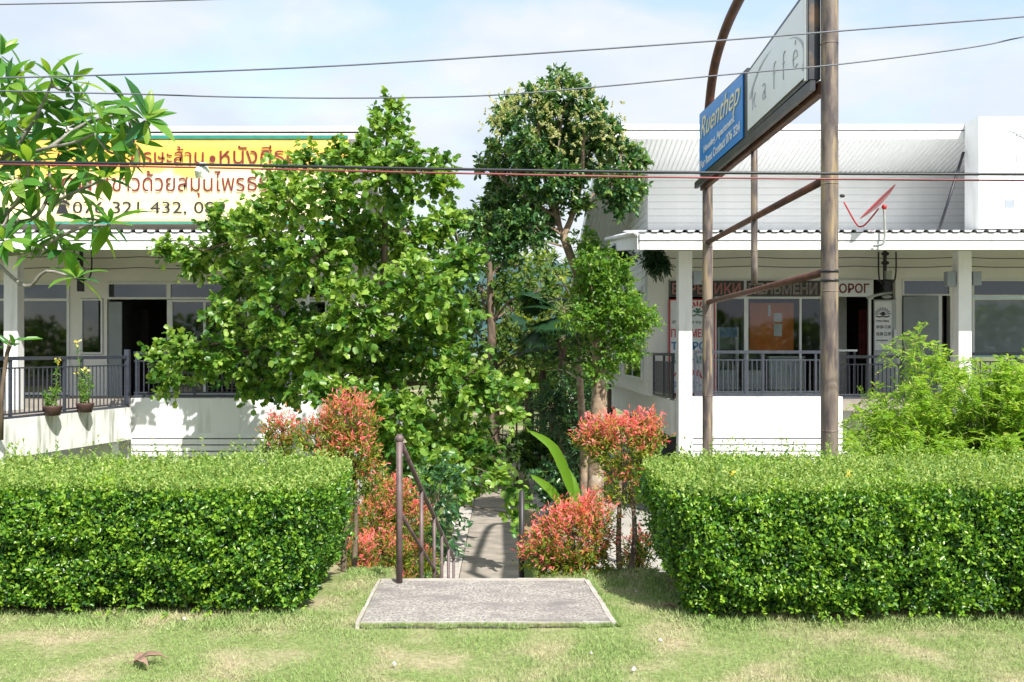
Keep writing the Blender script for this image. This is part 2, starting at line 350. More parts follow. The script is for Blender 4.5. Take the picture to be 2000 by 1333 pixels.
# ------------------------------------------------------------------ foliage helpers (numpy)
TM = {
 'oval': ([(0, 0, 0), (.35, .26, .07), (.78, .2, .05), (1, 0, -.06), (.78, -.2, .05), (.35, -.26, .07)], [(0, 1, 2, 3), (0, 3, 4, 5)]),
 'lance': ([(0, 0, 0), (.4, .13, .05), (.75, .09, .03), (1, 0, -.08), (.75, -.09, .03), (.4, -.13, .05)], [(0, 1, 2, 3), (0, 3, 4, 5)]),
 'round': ([(0, 0, 0), (.08, .34, .05), (.5, .46, .20), (.94, .30, .06), (1.0, .17, .0), (.86, 0, 0), (1.0, -.17, .0), (.94, -.30, .06), (.5, -.46, .20), (.08, -.34, .05)],
           [(0, 1, 2, 3, 4, 5), (0, 5, 6, 7, 8, 9)]),
 'thin': ([(0, 0, 0), (.5, .055, .02), (1, 0, 0), (.5, -.055, .02)], [(0, 1, 2, 3)]),
 'blade': ([(0, .06, 0), (0, -.06, 0), (1, 0, .12)], [(0, 1, 2)]),
}
def unit(a): return a / np.maximum(1e-9, np.linalg.norm(a, axis=1, keepdims=True))
def leaf_mesh(name, pos, axis, nrm, size, tmpl, rnd, mat):
    tv, tf = TM[tmpl]; tv = np.array(tv); N = len(pos)
    axis = unit(axis); side = unit(np.cross(axis, nrm)); up = np.cross(side, axis)
    v = pos[:, None, :] + size[:, None, None] * (tv[None, :, 0, None] * axis[:, None] + tv[None, :, 1, None] * side[:, None] + tv[None, :, 2, None] * up[:, None])
    K = len(tv); v = v.reshape(-1, 3).astype('f')
    fl = np.array([i for f in tf for i in f]); ft = np.array([len(f) for f in tf])
    loops = (fl[None] + (np.arange(N) * K)[:, None]).ravel().astype('i'); tot = np.tile(ft, N); st = np.concatenate([[0], np.cumsum(tot)[:-1]])
    me = bpy.data.meshes.new(name); me.vertices.add(N * K); me.vertices.foreach_set('co', v.ravel())
    me.loops.add(len(loops)); me.loops.foreach_set('vertex_index', loops)
    me.polygons.add(len(tot)); me.polygons.foreach_set('loop_start', st.astype('i'))
    me.update(calc_edges=True); me.validate()
    at = me.attributes.new('rnd', 'FLOAT', 'POINT'); at.data.foreach_set('value', np.repeat(np.clip(rnd, 0, 1), K).astype('f'))
    me.materials.append(mat); return me
def foliage(name, arrs, tmpl, mat, parent, kind='stuff'):
    pos, ax, nr, sz, rn = arrs; o = off(parent)
    ob = link(name, leaf_mesh(name, pos - np.array(o), ax, nr, sz, tmpl, rn, mat), None, parent)
    if kind: ob['kind'] = kind
    return ob
def rv(n, s=1.0): return RNG.normal(0, s, (n, 3))
def sprays(c, d, Lm, k, size, droop=.3, spread=.9, upn=.9, base=.5, var=.28, szv=.25):
    """k leaves along a short twig at each origin c pointing along d"""
    n = len(c); d = unit(d); t = np.tile(np.linspace(.1, 1, k), n); C_ = np.repeat(c, k, 0); D = np.repeat(d, k, 0)
    LL = np.repeat(Lm * RNG.uniform(.6, 1.3, n), k)
    pos = C_ + D * (LL * t)[:, None]; pos[:, 2] -= droop * LL * t ** 2 * .6
    ax = unit(D * .45 + rv(n * k, .5) * spread); ax[:, 2] -= droop
    nr = unit(rv(n * k, .5) + np.array([.12, -.22, upn]))
    b = np.repeat(RNG.normal(base, var * .7, n), k) + RNG.normal(0, var * .7, n * k)
    sz = size * RNG.uniform(1 - szv, 1 + szv, n * k)
    return [pos, unit(ax), nr, sz, b]
def cat(parts): return [np.concatenate([p[i] for p in parts]) for i in range(5)]
def lobe_points(c, r, n, shell=.55, flat=1.0):
    d = unit(rv(n)); rad = RNG.uniform(shell, 1.0, n) ** .8
    return np.array(c) + d * rad[:, None] * np.array([r, r, r * flat]), d

def make_tree(root, name_leaf, skeleton, lobes, nclu, twigL, k, size, tmpl, mat, barkmat, limb_r=.03, droop=.3, base=.5, upn=.9, singles=0, shell=.45, per=1.0, upward=.35, topbase=0):
    """skeleton: list of (points, radii); lobes: (centre, radius)"""
    for i, (pts, rad) in enumerate(skeleton):
        MB().tube(smooth_path(pts, 4), smooth_val(rad, 4), 10).build('trunk' if i == 0 else 'limb', barkmat, root, smooth=True)
    nodes = [Vector(p) for pts, r in skeleton for p in smooth_path(pts, 4)]
    tw = MB(); parts = []
    zs = [c[2] for c, r in lobes]; z0, z1 = min(zs), max(zs)
    for c, r in lobes:
        c = Vector(c); cand = [q for q in nodes if q.z < c.z + .1] or nodes
        a = min(cand, key=lambda q: (q - c).length + .35 * abs(q.z - c.z + .3))
        mid = (a + c) / 2 + Vector((random.uniform(-.1, .1), random.uniform(-.1, .1), .12 * (a - c).length))
        pp = smooth_path([a, mid, c], 3); tw.tube(pp, list(np.linspace(limb_r, limb_r * .35, len(pp))), 5)
        n = max(6, int(nclu * (r / .6) ** 2 * per)); cp, d = lobe_points(c, r, n, shell)
        for q in cp[::5]:
            q = Vector(q); m2 = (c + q) / 2 + Vector((0, 0, .06)); tw.tube([c, m2, q], [limb_r * .3, limb_r * .22, limb_r * .12], 3, False)
        dd = d + np.array([0, 0, upward]); tb = topbase * (c.z - z0) / max(.01, z1 - z0)
        parts.append(sprays(cp - unit(dd) * twigL * .5, dd, twigL, k, size, droop, base=base + tb + random.uniform(-.08, .08), upn=upn))
    tw.build('twigs', barkmat, root)['kind'] = 'stuff'
    A = cat(parts)
    if singles:
        # the leaves that show largest: nearest to the camera side of the crown and in the open
        order = np.argsort(A[0][:, 1]); pick = order[:int(singles * 1.0)]; rest = np.setdiff1d(np.arange(len(order)), pick)
        o = np.array(off(root)); tv, tf = TM[tmpl]; protos = []
        for q in range(5):
            pr = leaf_mesh(name_leaf, np.zeros((1, 3)), np.array([[1., 0, 0]]), np.array([[0, 0, 1.]]), np.array([1.]), tmpl, np.array([.15 + .2 * q]), mat); protos.append(pr)
        for i in pick:
            ax = Vector(A[1][i]).normalized(); sd = ax.cross(Vector(A[2][i])).normalized(); up = sd.cross(ax)
            s = float(A[3][i]); mw = Matrix((ax * s, sd * -s, up * s)).transposed().to_4x4()
            mw.translation = Vector(A[0][i] - o)
            ob = bpy.data.objects.new(name_leaf, protos[int(np.clip(A[4][i], 0, .99) * 5)]); C.objects.link(ob); ob.parent = root; ob.matrix_local = mw
        A = [a[rest] for a in A]
    ob = link('foliage', leaf_mesh('foliage', A[0] - np.array(off(root)), A[1], A[2], A[3], tmpl, A[4], mat), None, root); ob['kind'] = 'stuff'
    return root
def smooth_path(pts, k):
    pts = [Vector(p) for p in pts]; out = []
    if len(pts) < 3: return pts
    for i in range(len(pts) - 1):
        p0 = pts[max(0, i - 1)]; p1 = pts[i]; p2 = pts[i + 1]; p3 = pts[min(len(pts) - 1, i + 2)]
        for j in range(k):
            t = j / k
            out.append(.5 * ((2 * p1) + (p2 - p0) * t + (2 * p0 - 5 * p1 + 4 * p2 - p3) * t * t + (3 * p1 - p0 - 3 * p2 + p3) * t ** 3))
    return out + [pts[-1]]
def smooth_val(r, k):
    if len(r) < 3: return list(r)
    out = []
    for i in range(len(r) - 1): out += [r[i] + (r[i + 1] - r[i]) * j / k for j in range(k)]
    return out + [r[-1]]

# ================================================================== SETTING
GZ = -1.75
def gz(x, y):
    if y < 7.25: return 0.0
    if y > 11.3: return GZ
    t = (y - 7.25) / (11.3 - 7.25); return GZ * (t * t * (3 - 2 * t) * .5 + t * .5)
def make_ground():
    xs = sorted([-1500, -300, -60, -20] + [x * .5 for x in range(-24, 25)] + [20, 60, 300, 1500, -.83, -.81, .24, .26])
    ys = sorted([-400, -60, -10] + [y * .35 for y in range(0, 40)] + [16, 22, 30, 45, 80, 200, 700, 2500, 6.885, 6.90, 11.45, 11.47])
    mb = MB(); nx = len(xs)
    for y in ys:
        for x in xs:
            z = gz(x, y) + (0.02 * mnoise.noise((x * .8, y * .8, 0)) - .008 if 0 < y < 14 and abs(x) < 15 else 0) - .006
            if -.82 < x < .25 and 6.89 < y < 11.46: z = min(z, -.16 * ((y - 6.9) / .42) - .3, GZ - .3 if y > 10.5 else 0)
            mb.v.append((x, y, z))
    for j in range(len(ys) - 1):
        for i in range(nx - 1):
            a = j * nx + i; mb.f.append((a, a + 1, a + 1 + nx, a + nx))
    me = mb.mesh('ground', M['lawnbase'], True); me.materials.append(M['ground'])
    for p in me.polygons:
        if p.center[1] > 8.2 or abs(p.center[0]) > 20 or p.center[1] < -1: p.material_index = 1
    o = link('ground', me); tag(o, kind='structure')
make_ground()
# grass blades
N = 330000
px_ = RNG.uniform(-4.6, 4.6, N); py_ = 4.35 + RNG.uniform(0, 1, N) ** 1.25 * 3.6
keep = ~((px_ > -.90) & (px_ < .68) & (py_ > 5.74) & (py_ < 6.92)) & ~((py_ > 6.15) & ((px_ < -1.15) | (px_ > 1.15))) & ~((px_ > -.83) & (px_ < .27) & (py_ > 6.8))
px_, py_ = px_[keep], py_[keep]; n = len(px_)
dens = np.array([mnoise.noise((a * 1.6, b * 1.6, 5)) for a, b in zip(px_[::1], py_[::1])])
kk = RNG.uniform(-.6, .6, n) < dens + .22
px_, py_, dens = px_[kk], py_[kk], dens[kk]; n = len(px_)
pz_ = np.array([gz(0, b) for b in py_]) - .004
ax = rv(n, .55); ax[:, 2] = np.abs(ax[:, 2]) * .5 + .55
sz = RNG.uniform(.012, .032, n) * (1 + .5 * dens)
near = (np.abs(px_) > .95) & (py_ > 5.7) | (py_ > 6.6); sz[near] *= 1.5
foliage('grass', [np.stack([px_, py_, pz_], 1), ax, rv(n), sz, RNG.uniform(0, 1, n)], 'blade', M['grass'], None); tag(bpy.data.objects['grass'], 'patchy green and straw coloured grass in front of the hedges', 'grass')
# tufts creeping over the slab edges
ne = 9000; t_ = RNG.uniform(0, 1, ne); e_ = RNG.integers(0, 4, ne); j_ = RNG.normal(0, .012, ne) * (1 + 2 * (np.sin(t_ * 23) > .6))
ex_ = np.where(e_ < 2, -.86 + 1.53 * t_, np.where(e_ == 2, -.87 - j_, .675 - .07 * t_ + j_)); ey_ = np.where(e_ < 2, 5.79 - np.abs(j_) * .6 + .012, 5.79 + 1.1 * t_)
axe = rv(ne, .5); axe[:, 2] = np.abs(axe[:, 2]) * .5 + .6
foliage('edge_grass', [np.stack([ex_, ey_, np.full(ne, -.004)], 1), axe, rv(ne), RNG.uniform(.012, .034, ne), RNG.uniform(0, 1, ne)], 'blade', M['grass'], None); tag(bpy.data.objects['edge_grass'], 'grass tufts creeping over the edges of the concrete slab', 'grass')
# the road the picture is taken from and the trees beyond it, mirrored in the shop windows
tag(MB().quad((-200, -9, .02), (200, -9, .02), (200, -1.5, .02), (-200, -1.5, .02)).build('road', surf('asphalt', (.06, .06, .062), (.045, .045, .047), .9, 30), None), kind='structure')
nr_ = 14000; rx = RNG.uniform(-34, 34, nr_); hh_ = 3.4 + 2.6 * np.array([mnoise.noise((a * .22, 0, 7)) for a in rx]) + .8 * np.array([mnoise.noise((a * .9, 3, 7)) for a in rx])
rz_ = RNG.uniform(0, 1, nr_) ** .8 * hh_
foliage('roadside_trees', [np.stack([rx, -15 + RNG.normal(0, 1.1, nr_), rz_], 1), rv(nr_), rv(nr_), RNG.uniform(.25, .6, nr_), RNG.uniform(0, 1, nr_)], 'oval', M['bgleaf'], None); tag(bpy.data.objects['roadside_trees'], 'row of trees across the road mirrored in the shop windows', 'trees')
# far hill in the gap between the shops
hm = MB(); NXh = 60
for j, (dy, hh) in enumerate(((0, 0), (60, .45), (140, .8), (260, 1.0), (400, .6))):
    for i in range(NXh):
        x = -900 + 1800 * i / (NXh - 1)
        z = GZ + hh * (48 + 26 * math.sin(x * .006 + 1.1) + 16 * mnoise.noise((x * .02, j, 0)) + 8 * mnoise.noise((x * .08, j, 3)))
        hm.v.append((x, 520 + dy, z))
for j in range(4):
    for i in range(NXh - 1):
        a = j * NXh + i; hm.f.append((a, a + 1, a + 1 + NXh, a + NXh))
tag(hm.build('hill', M['hill'], None, smooth=True), kind='structure')
# yard of pale concrete
yd = empty('paved_yard'); tag(yd, kind='structure')
for i in range(5):
    for j in range(7):
        x0 = .62 + i * 1.9; y0 = 11.9 + j * 3.2
        B('concrete_slab', M['yard'], yd, x0 + .006, x0 + 1.894, y0 + .006, y0 + 3.194, GZ - .05, GZ + .012 + .004 * ((i * 3 + j) % 3))
# path slabs
pt = empty('path'); tag(pt, kind='structure')
for j in range(17):
    y0 = 11.5 + j * .95
    B('paving_slab', M['concrete'], pt, -.655, .235, y0 + .006, y0 + .944, GZ - .05, GZ + .03 + .004 * (j % 3))
    B('kerb_stone', M['kerb'], pt, -.93, -.665, y0 + .004, y0 + .946, GZ - .05, GZ + .055 + .003 * (j % 2))
# cross path at the far end
B('cross_path', M['concrete'], None, -6, 1.0, 27.7, 29.4, GZ - .05, GZ + .03)['kind'] = 'structure'
# stairs
stn = empty('stairs'); tag(stn, 'concrete steps going down behind the landing slab between the handrails', 'stairs')
for i in range(11):
    B('step', M['concrete'], stn, -.80, .24, 6.90 + i * .42, 6.90 + i * .42 + .46, -.16 * (i + 1) - .3, -.16 * (i + 1) + .003 * (i % 2), bevel=.008)
# landing
ld = empty('landing_slab', (-.1, 6.3, 0)); tag(ld, 'rough grey pebbled concrete slab set in the lawn with a pale border', 'slab')
MB().hexa([(-.84, 5.83, -.1), (.62, 5.83, -.1), (.565, 6.86, -.1), (-.85, 6.86, -.1), (-.84, 5.83, .012), (.62, 5.83, .012), (.565, 6.86, .012), (-.85, 6.86, .012)]).build('slab_surface', M['aggregate'], ld)
def strip(x0, y0, x1, y1, w0, h):
    d = Vector((x1 - x0, y1 - y0, 0)).normalized(); nn = Vector((-d.y, d.x, 0)) * w0
    k = 9; mb = MB()
    for i in range(k):
        a = Vector((x0, y0, 0)).lerp((x1, y1, 0), i / k); b = Vector((x0, y0, 0)).lerp((x1, y1, 0), (i + 1) / k)
        j = random.uniform(.8, 1.1); j2 = random.uniform(-.003, .003)
        mb.hexa([(a.x, a.y, -.1), (b.x, b.y, -.1), (b.x + nn.x * j, b.y + nn.y * j, -.1), (a.x + nn.x * j, a.y + nn.y * j, -.1),
                 (a.x, a.y, h + j2), (b.x, b.y, h + j2), (b.x + nn.x * j, b.y + nn.y * j, h + j2), (a.x + nn.x * j, a.y + nn.y * j, h + j2)])
    return mb
strip(.655, 5.80, .585, 6.87, .034, .017).build('kerb_strip', M['kerb'], ld)
strip(-.845, 5.79, -.855, 6.87, .022, .018).build('kerb_strip', M['kerb'], ld)
strip(-.84, 5.815, .62, 5.815, .016, .013).build('kerb_strip', M['kerb'], ld)
strip(-.85, 6.862, .56, 6.862, .03, .022).build('kerb_strip', M['kerb'], ld)

# ================================================================== HANDRAILS
def rail_left():
    r = empty('handrail', (-.717, 6.8, 0)); tag(r, 'brown tubular handrail rising highest at the left corner of the slab', 'handrail', 'handrails beside the steps')
    pos = [6.8, 8.19, 9.29, 10.1, 10.94, 11.69]; xs = [-.717 + .117 * (y - 6.8) / 4.7 for y in pos]
    zt = [Zz(py, y) for py, y in zip((857, 955, 1008, 1042, 1068, 1090), pos)]
    for i, (x, y, z) in enumerate(zip(xs, pos, zt)):
        zb = .02 if i == 0 else max(-.16 * (int((y - 6.9) / .42) + 1), GZ)
        T('post', M['hrail'], r, [(x, y, zb - .02), (x, y, z)], .022 if i == 0 else .017, 10)
    T('top_rail', M['hrail'], r, [(x, y, z - .005) for x, y, z in zip(xs, pos, zt)], .019, 10)
    T('mid_rail', M['hrail'], r, [(x + .004, y, z - .50) for x, y, z in zip(xs, pos, zt)], .014, 8)
    MB().ball((xs[0], 6.8, zt[0]), .031, 12, 8).build('post_cap', M['hrail'], r, smooth=True)
rail_left()
def rail_right():
    r = empty('handrail', (.12, 7.9, 0)); tag(r, 'black handrail seen end on at the right edge of the steps', 'handrail', 'handrails beside the steps')
    pos = [7.7, 8.8, 9.8, 10.7, 11.6]; xs = [.135, .15, .165, .175, .19]; zt = [.50, .12, -.22, -.52, -.82]
    for x, y, z in zip(xs, pos, zt):
        T('post', M['blackrail'], r, [(x, y, max(-.16 * (int((y - 6.9) / .42) + 1), GZ) - .02), (x, y, z)], .021, 10)
    T('top_rail', M['blackrail'], r, list(zip(xs, pos, zt)), .022, 10)
    T('mid_rail', M['blackrail'], r, [(x, y, z - .5) for x, y, z in zip(xs, pos, zt)], .014, 8)
rail_right()

# ================================================================== BUILDINGS
def window(parent, x0, x1, z0, z1, y, fw=.05, pane='glass', mull=(), bars=(), framemat='frame', label=None):
    f = MB(); d0, d1 = y - .03, y + .05
    f.box(x0, x0 + fw, d0, d1, z0, z1).box(x1 - fw, x1, d0, d1, z0, z1)
    f.box(x0 + fw, x1 - fw, d0 + .002, d1, z0, z0 + fw).box(x0 + fw, x1 - fw, d0 + .002, d1, z1 - fw, z1)
    for m in mull: f.box(m - fw / 2, m + fw / 2, d0 + .004, d1, z0 + fw, z1 - fw)
    for b in bars: f.box(x0 + fw, x1 - fw, d0 + .006, d1, b - fw / 2, b + fw / 2)
    o = f.build('window', M[framemat], parent)
    edges = [x0 + fw] + sorted(mull) + [x1 - fw]; zs = [z0 + fw] + sorted(bars) + [z1 - fw]
    for a, b in zip(edges[:-1], edges[1:]):
        for c, d in zip(zs[:-1], zs[1:]):
            B('pane', M[pane], o, a + .002, b - .002, y + .004, y + .010, c + .002, d - .002)
    return o
def corrugated(x0, x1, ya, za, yb, zb, pitch, depth, top=.45):
    mb = MB(); n = int((x1 - x0) / pitch); prof = []
    for i in range(n + 1):
        x = x0 + i * pitch
        prof += [(x, 0), (x + pitch * (1 - top) * .8, 0), (x + pitch * (1 - top), depth), (x + pitch * .93, depth)]
    prof = [(min(a, x1), b) for a, b in prof]
    for a, b in prof: mb.v += [(a, ya, za + b), (a, yb, zb + b)]
    for i in range(len(prof) - 1): mb.f.append((2 * i, 2 * i + 2, 2 * i + 3, 2 * i + 1))
    return mb
def boards(parent, x0, x1, yf, z_top, n, h, mat, proud=.018, gap=.024, axis='x'):
    if axis == 'x': B('groove_shade_sheet', M['line'], parent, x0, x1, yf - .004, yf - .001, z_top - n * h, z_top)  # dark sheet behind the boards, groove shade given as colour
    me = None
    for i in range(n):
        zt = z_top - i * h
        if me is None:
            mb = MB(); mb.box(0, x1 - x0, 0, proud, -h + gap, 0) if axis == 'x' else mb.box(0, proud, 0, x1 - x0, -h + gap, 0)
            me = mb.mesh('board', M[mat])
        o = link('board', me, None, parent); o.location = Vector((x0, yf - proud, zt) if axis == 'x' else (yf - proud, x0, zt)) - off(parent)
def railing(parent, x0, x1, y, zb, zt, pitch=.1, posts=(), mat='rail', y2=None):
    """balusters between (x0,y) and (x1,y2)"""
    y2 = y if y2 is None else y2
    a, b = Vector((x0, y, 0)), Vector((x1, y2, 0)); Lr = (b - a).length
    r = empty('railing'); r.parent = parent; r.location = Vector((x0, y, zb)) - off(parent)
    ang = math.atan2(b.y - a.y, b.x - a.x); r.rotation_euler = (0, 0, ang); H = zt - zb
    def part(nm, me, loc=(0, 0, 0)):
        o = link(nm, me, None, r); o.location = loc
    part('top_rail', MB().box(0, Lr, -.03, .03, H - .06, H).mesh('top_rail', M[mat]))
    part('upper_bar', MB().box(0, Lr, -.012, .012, H - .20, H - .175).mesh('upper_bar', M[mat]))
    part('bottom_bar', MB().box(0, Lr, -.015, .015, .07, .10).mesh('bottom_bar', M[mat]))
    part('base_plate', MB().box(0, Lr, -.025, .025, .0, .05).mesh('base_plate', M[mat]))
    bm = MB().box(-.010, .010, -.007, .007, .10, H - .20).mesh('baluster', M[mat])
    n = int(Lr / pitch)
    for i in range(1, n): part('baluster', bm, (i * Lr / n, 0, 0))
    pm = MB().box(-.022, .022, -.022, .022, 0, H - .06).mesh('post', M[mat])
    for p in posts: part('post', pm, (p, 0, 0))
    return r

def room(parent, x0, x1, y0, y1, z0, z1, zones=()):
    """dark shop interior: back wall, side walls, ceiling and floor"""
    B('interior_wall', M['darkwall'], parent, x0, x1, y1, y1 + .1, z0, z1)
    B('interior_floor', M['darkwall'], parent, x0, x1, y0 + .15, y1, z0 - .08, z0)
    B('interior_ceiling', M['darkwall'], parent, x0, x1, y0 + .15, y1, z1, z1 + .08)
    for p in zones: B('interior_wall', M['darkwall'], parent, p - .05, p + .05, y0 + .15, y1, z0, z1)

SW = 22.0; k_ = SW / F
def sx(px): return X(px, SW)
def sz_(py): return Zz(py, SW)
FLOOR = .60
# ---------------- right shop
RB = empty('shop_building', (8.5, 20, GZ)); tag(RB, 'single storey white shop row on the right behind the rusty sign poles', 'building', 'white shop buildings')
XR = 19.0
B('lower_wall', M['white'], RB, 3.70, 6.66, 19.60, 19.85, GZ - .2, .69)
B('lower_wall', M['stained'], RB, 6.66, 8.30, 20.55, 20.75, GZ - .2, .58)
B('lower_wall', M['white'], RB, 8.30, XR, 20.10, 20.35, GZ - .2, .55)
boards(RB, 3.72, 6.64, 19.60, -.02, 14, .124, 'white')
B('side_wall', M['wallgrey'], RB, 3.34, 3.50, 19.92, 31, -.12, FLOOR)
B('terrace_floor', M['concrete'], RB, 3.50, XR, 19.86, 31, .40, FLOOR)
B('void_shade_sheet', M['dark'], RB, 3.9, 4.1, 20.2, 31, GZ - .2, .38)  # near-black sheet added for the darkness of the void under the floor
for px0, px1 in ((1325.6, 1352), (1872.5, 1898)):
    B('pillar', M['white'], RB, X(px0, 19.58), X(px1, 19.58), 19.58, 19.86, GZ - .1, 3.56, bevel=.006)
# shop wall pieces
TOPO = sz_(546)
B('wall', M['wallgrey'], RB, 3.17, sx(1306), SW, SW + .18, FLOOR, TOPO)
B('wall', M['wallgrey'], RB, 3.17, XR, SW, SW + .18, TOPO, 4.28)
B('wall', M['wallgrey'], RB, sx(1749), sx(1762), SW, SW + .18, FLOOR, TOPO)
B('wall', M['wallgrey'], RB, sx(1856), sx(1898), SW, SW + .18, FLOOR, TOPO)
B('wall', M['wallgrey'], RB, sx(1700), sx(1706), SW, SW + .18, sz_(585), TOPO)
B('wall', M['wallgrey'], RB, 12.6, XR, SW, SW + .18, FLOOR, TOPO)
B('side_wall', M['siding'], RB, 3.17, 3.35, SW + .18, 31, FLOOR, 3.2)
# upper wall with siding
B('upper_wall', M['siding'], RB, 3.17, XR, SW, SW + .18, 4.28, 5.50)
boards(RB, 3.17, 13.5, SW, 5.50, 8, .155, 'siding', .014, .006)
MB().hexa([(3.17, SW + .18, 3.2), (3.34, SW + .18, 3.2), (3.34, 31, 3.2), (3.17, 31, 3.2), (3.17, SW + .18, 5.42), (3.34, SW + .18, 5.42), (3.34, 31, 3.3), (3.17, 31, 3.3)]).build('side_wall', M['siding'], RB)
for i in range(14):
    zz = 3.25 + i * .155 if i < 13 else 3.2
    ye = min(31, SW + .2 + (5.40 - zz) / .246)
    if i < 13: B('board', M['siding'], RB, 3.152, 3.168, SW + .2, ye, zz + .01, zz + .150)
for i in range(7):
    B('board', M['siding'], RB, 3.150, 3.166, SW + .2, 31, 2.13 + i * .155 + .01, 2.13 + i * .155 + .150)
# upper roof, soffit rising to the street
def sof(y): return 5.947 - .248 * (y - 20.36)
corrugated(2.1, 14.0, 20.40, sof(20.40) - .0, 31.5, sof(31.5), .105, .022, .5).build('roof_sheet', M['metalroof'], RB)
MB().hexa([(2.1, 20.42, sof(20.42) + .04), (14, 20.42, sof(20.42) + .04), (14, 31.5, sof(31.5) + .04), (2.1, 31.5, sof(31.5) + .04), (2.1, 20.42, sof(20.42) + .14), (14, 20.42, sof(20.42) + .14), (14, 31.5, sof(31.5) + .14), (2.1, 31.5, sof(31.5) + .14)]).build('roof', M['metalroof'], RB)
B('fascia', M['white'], RB, 2.06, 14, 20.36, 20.40, sof(20.36) - .02, Zz(256, 20.36))
B('fascia', M['white'], RB, 2.04, 14, 20.34, 20.40, Zz(253.5, 20.34), Zz(243, 20.34))
B('trim', M['line'], RB, 2.06, 14, 20.375, 20.40, Zz(256, 20.36), Zz(253.5, 20.34))
MB().hexa([(2.02, 20.42, sof(20.42) - .03), (2.08, 20.42, sof(20.42) - .03), (2.08, 31.5, sof(31.5) - .03), (2.02, 31.5, sof(31.5) - .03),
           (2.02, 20.42, sof(20.42) + .22), (2.08, 20.42, sof(20.42) + .22), (2.08, 31.5, sof(31.5) + .22), (2.02, 31.5, sof(31.5) + .22)]).build('fascia', M['white'], RB)
# lower roof
def lowroof(parent, x0, x1, side_left=None, side_right=None):
    corrugated(x0, x1, 18.34, 3.785, SW, 4.22, .222, .038, .38).build('roof_sheet', M['metalroof'], parent)
    MB().hexa([(x0 + .04, 18.42, 3.47), (x1 - .04, 18.42, 3.47), (x1 - .04, SW - .002, 3.84), (x0 + .04, SW - .002, 3.84), (x0 + .04, 18.42, 3.51), (x1 - .04, 18.42, 3.51), (x1 - .04, SW - .002, 3.88), (x0 + .04, SW - .002, 3.88)]).build('soffit', M['soffit'], parent)
    MB().hexa([(x0 + .04, 18.46, 3.72), (x1 - .04, 18.46, 3.72), (x1 - .04, SW - .004, 4.16), (x0 + .04, SW - .004, 4.16), (x0 + .04, 18.46, 3.765), (x1 - .04, 18.46, 3.765), (x1 - .04, SW - .004, 4.20), (x0 + .04, SW - .004, 4.20)]).build('roof', M['darkroof'], parent)
    B('fascia', M['white'], parent, x0, x1, 18.37, 18.41, 3.638, 3.772)
    B('fascia', M['white'], parent, x0, x1, 18.39, 18.42, 3.465, 3.624)
    B('trim', M['line'], parent, x0, x1, 18.40, 18.415, 3.624, 3.638)
lowroof(RB, 2.50, XR)
MB().hexa([(2.46, 18.42, 3.47), (2.50, 18.42, 3.47), (2.50, 23.6, 3.95), (2.46, 23.6, 3.95), (2.46, 18.42, 3.77), (2.50, 18.42, 3.77), (2.50, 23.6, 4.3), (2.46, 23.6, 4.3)]).build('fascia', M['metalroof'], RB)
T('gutter', M['metalroof'], RB, [(2.42, 18.35, 3.76), (2.42, 23.6, 4.24)], .05, 10)
# windows and doors of the right shop
window(RB, sx(1308), sx(1456), TOPO - .38, TOPO, SW, .04, 'darkglass')
window(RB, sx(1456), sx(1604), TOPO - .38, TOPO, SW, .04, 'darkglass')
window(RB, sx(1604), sx(1703), TOPO - .38, TOPO, SW, .04, 'darkglass')
zf = TOPO - .385
window(RB, sx(1395), sx(1457), FLOOR + .02, zf, SW, .045, 'glass')
window(RB, sx(1457), sx(1606), FLOOR + .02, zf, SW, .045, 'glass', mull=(sx(1563),))
B('door_frame', M['frame'], RB, sx(1696), sx(1701), SW - .02, SW + .04, FLOOR, zf)
B('door_frame', M['frame'], RB, sx(1606), sx(1610), SW - .02, SW + .04, FLOOR, zf)
pd = B('door', M['greypanel'], RB, sx(1706), sx(1749), SW - .04, SW - .002, FLOOR + .01, sz_(586))
B('door_handle', M['frame'], pd, sx(1743), sx(1747), SW - .10, SW - .042, sz_(668), sz_(644))
window(RB, sx(1762), sx(1856), sz_(578), TOPO, SW, .035, 'darkglass')
dr = empty('door'); dr.parent = RB; dr.location = Vector((sx(1763), SW - .05, FLOOR)) - off(RB); dr.rotation_euler = (0, 0, -.55); dr['label'] = 'grey door leaf standing open'
link('door_leaf', MB().box(0, .72, -.02, .02, 0, sz_(580) - FLOOR).mesh('door_leaf', M['greyframe']), None, dr)
link('frame_edge', MB().box(.72, .78, -.025, .025, 0, sz_(580) - FLOOR).mesh('frame_edge', M['frame']), None, dr)
link('door_handle', MB().box(.66, .69, -.08, -.02, .75, 1.1).mesh('door_handle', M['frame']), None, dr)
cu = MB()
for i in range(22):
    a = i / 22; b = (i + 1) / 22
    def cp(t, z): return (sx(1812) + t * (.45 - .25 * (1 - z)) + .28 * (1 - z), SW + .25 + .03 * math.sin(t * 40), FLOOR + .3 + z * (TOPO - FLOOR - .3))
    for z in (0, .25, .5, .75): cu.quad(cp(a, z), cp(b, z), cp(b, z + .25), cp(a, z + .25))
cu.build('curtain', M['curtain'], RB)
window(RB, sx(1898), 12.6, sz_(580), TOPO, SW, .04, 'darkglass', mull=(sx(2060),))
B('blind', M['curtain'], RB, sx(1900), 12.56, SW + .03, SW + .05, sz_(578), TOPO - .03)
window(RB, sx(1898), 12.6, FLOOR + .03, sz_(582), SW, .05, 'glass', mull=(sx(2060),))
B('shutter', M['greypanel'], RB, sx(1900), 12.56, SW + .03, SW + .05, sz_(690), sz_(584))
